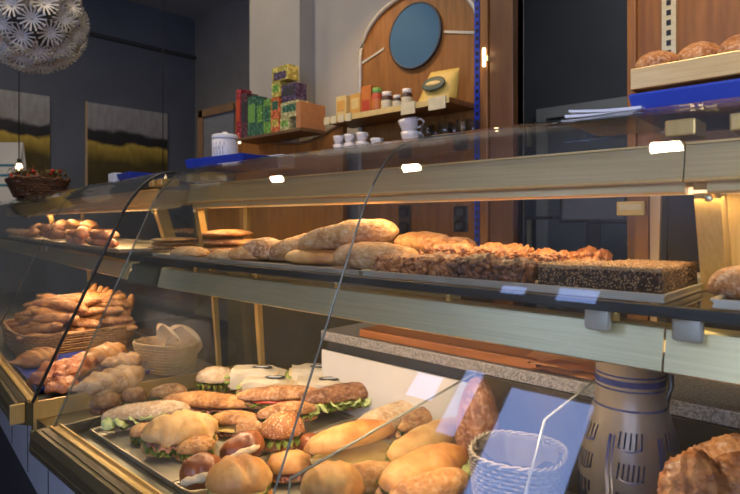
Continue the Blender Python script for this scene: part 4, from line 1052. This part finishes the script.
def cia(lb, a, b, y0, y1, z, W_, H_, mm, tilt, seed, **kw):
    c, l, rz = on_yaw(a, b, y0, y1)
    loaf('ciabatta', lb, (c.x, c.y, z), l * 1.06, W_ * 1.15, H_ * 1.15, mm, rz=rz, tilt=tilt, seed=seed, amp=.05, flat=.55, pw=2.7, fine=.05, **kw)
cia('floury ciabatta leaning up to the right, leftmost of the ciabattas', 272, 338, .93, 1.02, TZ + .010, .085, .058, 'bread_floury', (0, R(-13)), 110)
cia('large floury ciabatta resting on two others in the middle of the shelf', 304, 398, .93, 1.03, TZ + .040, .085, .060, 'bread_floury', (0, R(-8)), 112)
cia('floury ciabatta lying beneath the large one', 338, 416, .90, .95, TZ, .09, .056, 'bread_floury', (0, 0), 114)
cia('small floury ciabatta below the leftmost leaning one', 290, 340, .92, .95, TZ, .07, .035, 'bread_pale', (0, 0), 116)
cia('golden ciabatta at the back behind the nut bars', 398, 452, 1.12, 1.16, TZ + .026, .10, .05, 'bread_gold', (0, 0), 118)
cia('flat ciabatta under the golden one at the back', 396, 470, 1.15, 1.19, TZ, .10, .042, 'bread_floury', (0, 0), 120)
cia('brown ciabatta end right of the golden one at the back', 440, 476, 1.13, 1.18, TZ + .030, .09, .036, 'bread_rustic', (0, R(4)), 121)
# nut bars: bar body + nut chunks
def nutbar(lb, px0, px1, y, w, h, seed, z=TZ, dark=False, rz=0):
    h *= .92
    a, b = on(px0, y), on(px1, y); l = b - a
    t = empty('nut_bar', ((a + b) / 2, y, z), rz, lb, 'nut bar', 'nut bars on the metal tray')
    mesh_obj('body', blob(B(), l, w, h * 1.3, seed=seed, amp=.10, freq=40, pw=4.5, flat=.7, fine=.15, nu=40, nv=28), M['nuts_dark' if dark else 'nuts'], t)
    rnd = random.Random(seed); bm = B()
    for q in range(230):
        x = rnd.uniform(-.48, .48) * l
        side = rnd.random()
        if side < .6: yy = rnd.uniform(-.45, .45) * w; zz = h * rnd.uniform(.88, 1.08)
        else: yy = -w * .5 * rnd.uniform(.92, 1.04); zz = h * rnd.uniform(.12, .95)
        s = rnd.uniform(.0028, .0068)
        MM = Matrix.Translation((x, yy, zz)) @ Matrix.Rotation(rnd.random() * 6, 4, Vector((rnd.random(), rnd.random(), rnd.random() + .1)).normalized()) @ Matrix.Diagonal((s * 1.4, s, s * .8, 1))
        bmesh.ops.create_icosphere(bm, subdivisions=1, radius=1, matrix=MM)
    for f in bm.faces: f.smooth = True
    o = mesh_obj('nut_topping', bm, M['nuts' if not dark else 'nuts_dark'], t); o['kind'] = 'stuff'
    if not dark: o['label'] = 'glazed chopped nuts'
    return t
nutbar('caramel nut bar at the left end of the row, nearest the ciabattas', 384, 425, .91, .07, .034, 130, dark=False)
nutbar('caramel nut bar, second in the front row of nut bars', 424, 463, .905, .08, .038, 131, dark=False)
nutbar('dark nut bar, third in the front row of nut bars', 462, 500, .905, .085, .040, 132, dark=True)
nutbar('dark nut bar at the right end of the front row, touching the poppy slab', 499, 537, .905, .085, .036, 133, dark=True)
nutbar('caramel nut bar in the back row behind the second front bar', 432, 480, 1.02, .09, .050, 134)
nutbar('caramel nut bar in the back row, tallest of the back ones', 482, 530, 1.03, .09, .052, 135)
nutbar('caramel nut bar at the right end of the back row', 536, 572, 1.03, .09, .046, 136)
nutbar('reddish nut bar in the back row behind the poppy seed slabs', 575, 606, 1.12, .08, .046, 137)
# poppy seed slabs with sesame top
def seedslab(lb, px0, px1, y0, y1, h, seed):
    a, b = on(px0, y0), on(px1, y0); l = b - a; w = y1 - y0
    t = empty('seed_slab', ((a + b) / 2, (y0 + y1) / 2, TZ), 0, lb, 'cake slab', 'dark seed slabs on the metal tray')
    bm = B(); box(bm, -l / 2, l / 2, -w / 2, w / 2, 0, h - .005)
    bmesh.ops.subdivide_edges(bm, edges=bm.edges[:], cuts=14, use_grid_fill=True)
    for v in bm.verts:
        v.co += Vector((noise.noise(v.co * 90 + Vector((seed, 0, 0))), noise.noise(v.co * 90 + Vector((0, seed, 5))), 0 if v.co.z < .001 else noise.noise(v.co * 70) * .8)) * .0022
    mesh_obj('cake', bm, M['poppy'], t)
    bm = B(); box(bm, -l / 2, l / 2, -w / 2, w / 2, h - .0049, h)
    bmesh.ops.subdivide_edges(bm, edges=bm.edges[:], cuts=12, use_grid_fill=True)
    for v in bm.verts: v.co += Vector((0, 0, noise.noise(v.co * 80 + Vector((seed, 2, 0))) * .002))
    mesh_obj('crumb_top', bm, M['slab_top'], t)
    rnd = random.Random(seed); bm = B()
    for q in range(420):
        r = rnd.random()
        if r < .5: c = (rnd.uniform(-.5, .5) * l, rnd.uniform(-.5, .5) * w, h + .0007)
        elif r < .8: c = (rnd.uniform(-.5, .5) * l, -w / 2 - .0004, rnd.uniform(.0, 1) ** .7 * h)
        else: c = (l / 2 + .0004, rnd.uniform(-.5, .5) * w, rnd.uniform(.0, 1) ** .7 * h)
        s = rnd.uniform(.0009, .0018)
        MM = Matrix.Translation(c) @ Matrix.Rotation(rnd.random() * 6, 4, Vector((rnd.random(), rnd.random(), rnd.random() + .1)).normalized()) @ Matrix.Diagonal((s * 1.5, s, s * .8, 1))
        n0 = len(bm.verts)
        vs = [bm.verts.new(MM @ Vector(k)) for k in ((1, 0, 0), (-1, 0, 0), (0, 1, 0), (0, -1, 0), (0, 0, 1), (0, 0, -1))]
        for i in (0, 1):
            for j in (2, 3):
                for k in (4, 5): bm.faces.new((vs[i], vs[j], vs[k]))
    o = mesh_obj('scattered_seeds', bm, M['seed_pale'], t); o['kind'] = 'stuff'
seedslab('dark poppy seed slab beside the nut bars, left of two', 538, 583, .90, 1.06, .036, 141)
seedslab('dark poppy seed slab with speckled pale end, right of two', 584, 661, .895, 1.10, .038, 142)

# ------------------------------------------------------------------ things on top of the cases
GT = 1.3862
def trayblue(label, x, y, w, d, h, rz, z=GT, x_open=True):
    t = empty('blue_tray', (x, y, z), rz, label, 'tray')
    mesh_obj('base', box(B(), -w / 2, w / 2, -d / 2, d / 2, 0, .004), M['blue_plastic'], t, smooth=False)
    bm = B()
    for s in (-1, 1):
        prism_yz(bm, [(s * d / 2, .0), (s * (d / 2 + .008), h), (s * (d / 2 + .014), h), (s * (d / 2 + .014), h - .004), (s * (d / 2 + .003), 0)], -w / 2 - .008, w / 2 + .008)
        prism_xz(bm, [(s * w / 2, .0), (s * (w / 2 + .008), h), (s * (w / 2 + .014), h), (s * (w / 2 + .014), h - .004), (s * (w / 2 + .003), 0)], -d / 2 - .008, d / 2 + .008)
    mesh_obj('side_walls', bm, M['blue_plastic'], t, smooth=False)
    return t
p = at(623, 110, Y=1.075)
trayblue('long blue plastic tray lying on the case top under the loaf tray', p.x + .33, 1.075 + .15, .62, .26, .042, 0, z=GT + .004)
# papers beside it
pz = empty('paper_stack', (-.415, 1.155, GT + .001), R(3), 'stack of white papers on the case top left of the blue tray', 'papers')
for k in range(3):
    bm = B(); n = 10; rows = []
    for i in range(n + 1):
        c_ = (1 - i / n) ** 2
        rows.append([bm.verts.new((-.065 + .13 * i / n + .006 * k, -.105 + .004 * k + .23 * j / 3, .001 + k * .0060 + .004 * c_ * (k + .3))) for j in range(4)])
    for a, b in zip(rows, rows[1:]):
        for j in range(3): bm.faces.new((a[j], a[j + 1], b[j + 1], b[j]))
    ext = bmesh.ops.extrude_face_region(bm, geom=bm.faces[:])
    for v in [g for g in ext['geom'] if isinstance(g, bmesh.types.BMVert)]: v.co.z += .0050
    mesh_obj('booklet', bm, M['paper'], pz, smooth=False)
p = at(236, 166, Y=1.15)
trayblue('blue plastic tray on the far end of the case top, holding a white canister', p.x + .015, 1.15, .30, .20, .034, R(4))
p = at(225, 162, Y=1.13)
cn = empty('canister', (p.x, 1.13, GT + .0045), 0, 'white patterned canister with a lid standing in the blue tray', 'canister')
mesh_obj('body', lathe(B(), [(0, 0), (.044, 0), (.046, .004), (.046, .105), (0, .105)], 28), M['canister'], cn)
mesh_obj('lid', lathe(B(), [(.0475, .1055), (.0475, .117), (.040, .121), (.012, .123), (.010, .130), (0, .131)], 28), M['china'], cn)
bm = B()
for k in range(7):
    a = -2.4 + k * .28
    for s in range(5):
        z0, z1 = .015 + s * .016, .028 + s * .016; w = .05
        q = [((.0463) * math.cos(a + .06 * math.sin(s * 2 + k) + dx), (.0463) * math.sin(a + .06 * math.sin(s * 2 + k) + dx), z) for dx, z in ((0, z0), (w, z0), (w * .7, z1), (.0, z1))]
        bm.faces.new([bm.verts.new(v) for v in q])
mesh_obj('printed_pattern', bm, M['tea_purple'], cn)
p = at(270, 160, Y=1.23)
carton('carton', 'small white box on the case top right of the canister', 259, 281, .045, 1.21, GT, 'paper', cat='box')
# string of small lights
sl = empty('string_lights', at(240, 137, Y=1.815), 0, 'short vertical string of small red lights by the canister', 'lights')
mesh_obj('wire', tube(B(), [(0, 0, .10), (0, 0, -.09)], .002, n=5), M['cord'], sl)
for k in range(3): mesh_obj('bulb', lathe(B(), [(0, -.008), (.007, -.004), (.008, 0), (.005, .006), (0, .009)], 12, Matrix.Translation((0, -.003, .018 - k * .024))), M['red_emit' if k < 2 else 'bulb_emit'], sl)

# ------------------------------------------------------------------ left case
OB = Vector((-2.168, .0406, 0)); LB = Vector((-LS, LC, 0)); LA = Vector((LC, LS, 0))
def atl(px, py, yl):
    v = at(px, py, d=1) - Vector((0, 0, CAM_Z)); k = (yl + OB.dot(LB)) / v.dot(LB)
    return v * k + Vector((0, 0, CAM_Z))
def lx(px, yl):
    p = atl(px, 221, yl); return p.x, p.y
RZL = R(-6.5)
# blue trays and papers on top
x, y = lx(141, 1.11); trayblue('small blue tray on top of the far left case', x, y, .16, .14, .036, RZL)
x, y = lx(122, 1.07); o = tag(mesh_obj('white_card', box(B(), -.05, .05, -.05, .05, 0, .045, bev=.002), M['paper'], loc=(x, y, GT), rot=(0, 0, RZL), smooth=False), 'white card box at the left end of the small blue tray', 'card box')
x, y = lx(6, 1.12)
x, y = lx(9, 1.10)
ms = empty('menu_stand', (x, y, GT), R(40), 'white folded menu card standing at the left edge of the picture', 'menu card')
mesh_obj('front_leaf', prism_yz(B(), [(-.07, 0), (-.066, 0), (.002, .28), (-.002, .28)], -.09, .09), M['paper'], ms, smooth=False)
mesh_obj('back_leaf', prism_yz(B(), [(.07, 0), (.066, 0), (-.0005, .275), (.0035, .275)], -.09, .09), M['paper'], ms, smooth=False)
bm = B()
for k in range(5): prism_yz(bm, [(-.0285 + .0118 * k - .0245, .07 + .047 * k), (-.0295 + .0118 * k - .0245, .07 + .047 * k), (-.0295 + .0118 * k - .0215, .082 + .047 * k), (-.0285 + .0118 * k - .0215, .082 + .047 * k)], -.07, .07 - .02 * (k % 2))
mesh_obj('printed_lines', bm, M['sign_blue'], ms, smooth=False)
ms.scale = (1.6, 1.6, 2.1)
x, y = lx(38, 1.10)
fb = basket('flower_basket', 'dark wicker basket of dried flowers on top of the far left case', (x, y, GT), .23, .15, .13, 'wicker_dark', rz=RZL, rows=7, stakes=30, flare=1.35, thick=.008, wave=.03)
dr = random.Random(4)
for nm, mm, cnt, up in (('dried_leaves', 'drygreen', 90, .05), ('red_blossoms', 'dryred', 26, .06), ('dried_stems', 'wicker_dark', 60, .07)):
    bm = B()
    for k in range(cnt):
        a = dr.random() * 6.28; r = dr.random() ** .5; c = Vector((r * .28 * math.cos(a), r * .19 * math.sin(a), .125 + dr.random() * up * 1.4))
        MM = Matrix.Translation(c) @ Matrix.Rotation(dr.random() * 6, 4, Vector((dr.random(), dr.random(), dr.random() + .1)).normalized())
        if nm == 'dried_stems': tube(bm, [MM @ Vector((0, 0, -.04)), MM @ Vector((.006, 0, 0)), MM @ Vector((0, .01, .045))], .0025, n=4)
        else: bmesh.ops.create_icosphere(bm, subdivisions=1, radius=1, matrix=MM @ Matrix.Diagonal((.028, .013, .006, 1) if nm == 'dried_leaves' else (.019, .019, .015, 1)))
    mesh_obj(nm, bm, M[mm], fb)['kind'] = 'stuff'

# upper shelf of the left case
SL = SZ
def on_left(px, yl, z): x, y = lx(px, yl); return (x, y, z)
def lefttray(label, px0, px1, m, h=.008, y0=.84, y1=1.24, z=SL):
    a = (at_l := Vector(on_left(px0, y0, 0))); b = Vector(on_left(px1, y0, 0)); w = (b - a).length
    t = tray(label, -w / 2, w / 2, -(y1 - y0) / 2, (y1 - y0) / 2, z, h, m)
    c = (a + b) / 2 + LB * (y1 - y0) / 2
    t.location = (c.x, c.y, z); t.rotation_euler = (0, 0, RZL); return t
lefttray('tray of small pastries at the right end of the left case shelf', 62, 119, 'tray_metal')
lefttray('tray of dark and golden pastries further left on that shelf', 8, 60, 'tray_metal')
proto_small = None
rnd = random.Random(9)
pm = {}
for k, mm in enumerate(('pastry_red', 'pastry', 'bread_dark', 'pastry_pale')):
    me = bpy.data.meshes.new('pastry_' + str(k)); bm = blob(B(), .075, .055, .034, seed=200 + k, amp=.12, freq=30, nu=16, nv=12); bm.to_mesh(me); bm.free()
    for p_ in me.polygons: p_.use_smooth = True
    me.materials.append(M[mm]); pm[mm] = me
def small(mm, label, grp, loc, s=1, cat='pastry', name='pastry'):
    o = bpy.data.objects.new(name, pm[mm]); COL.objects.link(o); o.location = loc; o.rotation_euler = (rnd.uniform(-.3, .3), rnd.uniform(-.3, .3), rnd.random() * 6); o.scale = (s,) * 3
    return tag(o, label, cat, grp)
for k in range(34):
    px = 84 + (k % 12) * 5.6 + rnd.uniform(-1.5, 1.5) if False else rnd.uniform(70, 118); yl = .90 + .13 * (k % 3)
    small(('pastry_red', 'pastry_pale', 'pastry_red')[k % 3], 'small glazed pastry on the right tray of the far left case shelf', 'small glazed pastries', on_left(px, yl, SL + .004 + (.028 if k > 16 else 0)), 1.05)
for k in range(9):
    small('pastry', 'golden croissant in the heap on the far left case shelf', 'croissants heaped on the left case shelf', on_left(59 + 4.2 * k, 1.0 + .05 * (k % 3), SL + .030 + .034 * (k % 2)), 1.6, 'croissant', 'croissant')
for k in range(8):
    small('bread_dark', 'dark brown pastry in the heap left of the golden croissants', 'dark pastries on the left case shelf', on_left(34 + 3.6 * k, .93 + .06 * (k % 3), SL + .006 + .034 * (k % 2)), 1.6)
for k in range(4):
    small('pastry_pale', 'pale pink pastry at the far left of the left case shelf', 'pale pastries at the far left', on_left(12 + 7 * k, .95, SL + .006), 1.5)

# lower deck of the left case
# blue tray with croissants at its right front end
tb = trayblue('blue plastic tray of croissants low in the left case', -2.475, .895, .50, .40, .022, RZL, z=DZ + .001)
def croissant_mesh(L_, W_, H_, seed, segs=7):
    bm = B(); rows = []; nu, nv = 44, 14
    for i in range(nu + 1):
        s = i / nu * 2 - 1; prof = max(0.04, (1 - abs(s) ** 1.8)) ** .75; ridge = 1 + .26 * abs(math.sin(s * segs * math.pi / 2)) - .14
        x = s * L_ / 2; yb = -.22 * L_ * (1 - s * s) + .11 * L_
        row = []
        for j in range(nv):
            a = 2 * math.pi * j / nv
            p = Vector((x, yb + math.cos(a) * W_ / 2 * prof * ridge, H_ * .42 + math.sin(a) * H_ / 2 * prof * ridge))
            p += Vector((0, 1, 1)) * noise.noise(p * 34 + Vector((seed, 0, 0))) * .011; p.z = max(p.z, .001)
            row.append(bm.verts.new(p))
        rows.append(row)
    for a, b in zip(rows, rows[1:]):
        for j in range(nv): bm.faces.new((a[j], a[(j + 1) % nv], b[(j + 1) % nv], b[j]))
    bm.faces.new(rows[0]); bm.faces.new(rows[-1][::-1]); return bm
cz_ = DZ + .006
for k, (a, b, w, h, mm, lb, up_, cn_) in enumerate([
    ((14, 362), (58, 350), .11, .075, 'pastry', 'glazed brown pastry in the far corner of the blue tray', .0, 1),
    ((32, 379), (70, 364), .10, .07, 'pastry_red', 'red-brown fruit pastry at the left front of the blue tray', .0, 0),
    ((48, 389), (78, 380), .075, .05, 'pastry_red', 'small red-brown pastry at the front edge of the blue tray', .0, 0),
    ((60, 374), (94, 358), .10, .065, 'pastry_red', 'red-brown pastry behind the pale croissant in the blue tray', .01, 0),
    ((74, 388), (148, 368), .125, .085, 'pastry_pale', 'large pale croissant at the front right of the blue tray', .004, 1),
    ((76, 360), (126, 345), .12, .08, 'pastry', 'long golden croissant at the back of the blue tray', .02, 1),
    ((104, 364), (142, 355), .09, .06, 'pastry_pale', 'icing-dusted croissant between the two long ones in the blue tray', .03, 1)]):
    cc, l, rz = span(a, b, cz_ + h / 2 + up_)
    bmx = croissant_mesh(l, w, h, k) if cn_ else blob(B(), l, w, h, seed=210 + k, amp=.2, freq=30, fine=.16, nu=40, nv=26)
    tag(mesh_obj('croissant' if cn_ else 'pastry', bmx, M[mm], loc=(cc.x, cc.y, cz_ + up_), rot=(0, 0, rz)), lb, 'croissant' if cn_ else 'pastry')
# wicker basket with paper at the right end
cb = at(163, 374, Z=DZ + .01)
M['paper_cream'] = mat('paper_cream', (.74, .66, .50), (.68, .59, .43), .8, scale=10, bump=.2, bscale=20)
pb = basket('wicker_basket', 'small pale wicker basket with folded paper cones at the right end of the left case', (-2.215, 1.13, DZ + .001), .12, .075, .115, 'wicker_pale', rz=R(20), rows=10, stakes=30, flare=1.15, thick=.0035)
liner(pb, .115, .07, .115, 'paper_warm', amp=.012, up=.04, seed=3)
for k, (dx, dy, a, m_) in enumerate(((-.035, 0, -.2, 'paper_warm'), (.055, .01, .25, 'paper_warm'))):
    bm = B(); pts = [(.062 * math.cos(t_), .10 + .085 * math.sin(t_)) for t_ in [math.pi * i / 14 for i in range(15)]] + [(-.045, .03), (.045, .03)][0:2]
    pts = [(.085 * math.cos(math.pi * i / 14), .095 + .095 * math.sin(math.pi * i / 14)) for i in range(15)] + [(-.04, .02), (.04, .02)]
    prism_xz(bm, pts, -.001 - k * .001, .001)
    bmesh.ops.subdivide_edges(bm, edges=bm.edges[:], cuts=1)
    for v in bm.verts: v.co.y += v.co.x ** 2 * 6 - .015 * (v.co.z / .15)
    mesh_obj('paper_sheet', bm, M[m_], pb, loc=(dx, dy, .0), rot=(R(-8), 0, a))
# big basket of pretzel sticks and rolls behind
c = Vector(on_left(60, 1.02, 0)); bl = Vector(on_left(62, .98, 0))
bb = basket('wicker_basket', 'long brown wicker basket heaped with bread sticks low in the left case', (-3.07, 1.045, DZ + .001), .29, .25, .10, 'wicker', rz=RZL, rows=9, stakes=44, flare=1.04, pw=5, thick=.005)
rs = random.Random(12)
stick = {}
for k in range(4):
    me = bpy.data.meshes.new('bread_stick_%d' % k); bm = blob(B(), .20, .055, .045, seed=220 + k, amp=.13, freq=26, cuts=3, cutdepth=.16, fine=.08, flat=.7, nu=26, nv=14, bend=.06 * (-1) ** k); bm.to_mesh(me); bm.free()
    for p_ in me.polygons: p_.use_smooth = True
    me.materials.append(M[('bread_gold', 'pastry', 'bread_pale', 'bread_rustic')[k]]); stick[k] = me
cx = bb.location
for k in range(96):
    lay = k // 24; q = k % 24; u = (q % 8) / 7 * 2 - 1; v = (q // 8) - 1
    sh = 1 - .13 * lay
    lo = LA * (u * .24 * sh + rs.uniform(-.02, .02)) + LB * ((v * .16 + rs.uniform(-.03, .03)) * sh + .02 * lay)
    o = bpy.data.objects.new('bread_stick', stick[k % 4]); COL.objects.link(o)
    o.location = (cx.x + lo.x, cx.y + lo.y, DZ + .055 + .042 * lay + rs.uniform(0, .012))
    o.rotation_euler = (rs.uniform(-.25, .25), rs.uniform(-.35, .25), RZL + R(48) + rs.uniform(-.6, .6))
    tag(o, 'golden bread stick heaped in the long brown wicker basket', 'bread stick', 'bread sticks in the long wicker basket')
for k in range(7):
    o = bpy.data.objects.new('bread_stick', stick[(k * 2) % 4]); COL.objects.link(o)
    o.location = Vector(on_left(92 + 6 * k, 1.14 - .02 * (k % 2), DZ + .13)); o.scale = (1.1, 1.3, 1.2)
    o.rotation_euler = (rs.uniform(-.2, .2), R(-62) + rs.uniform(-.15, .15), RZL + R(95) + rs.uniform(-.2, .2))
    tag(o, 'bread stick standing upright at the right end of the long wicker basket', 'bread stick', 'upright bread sticks at the basket end')
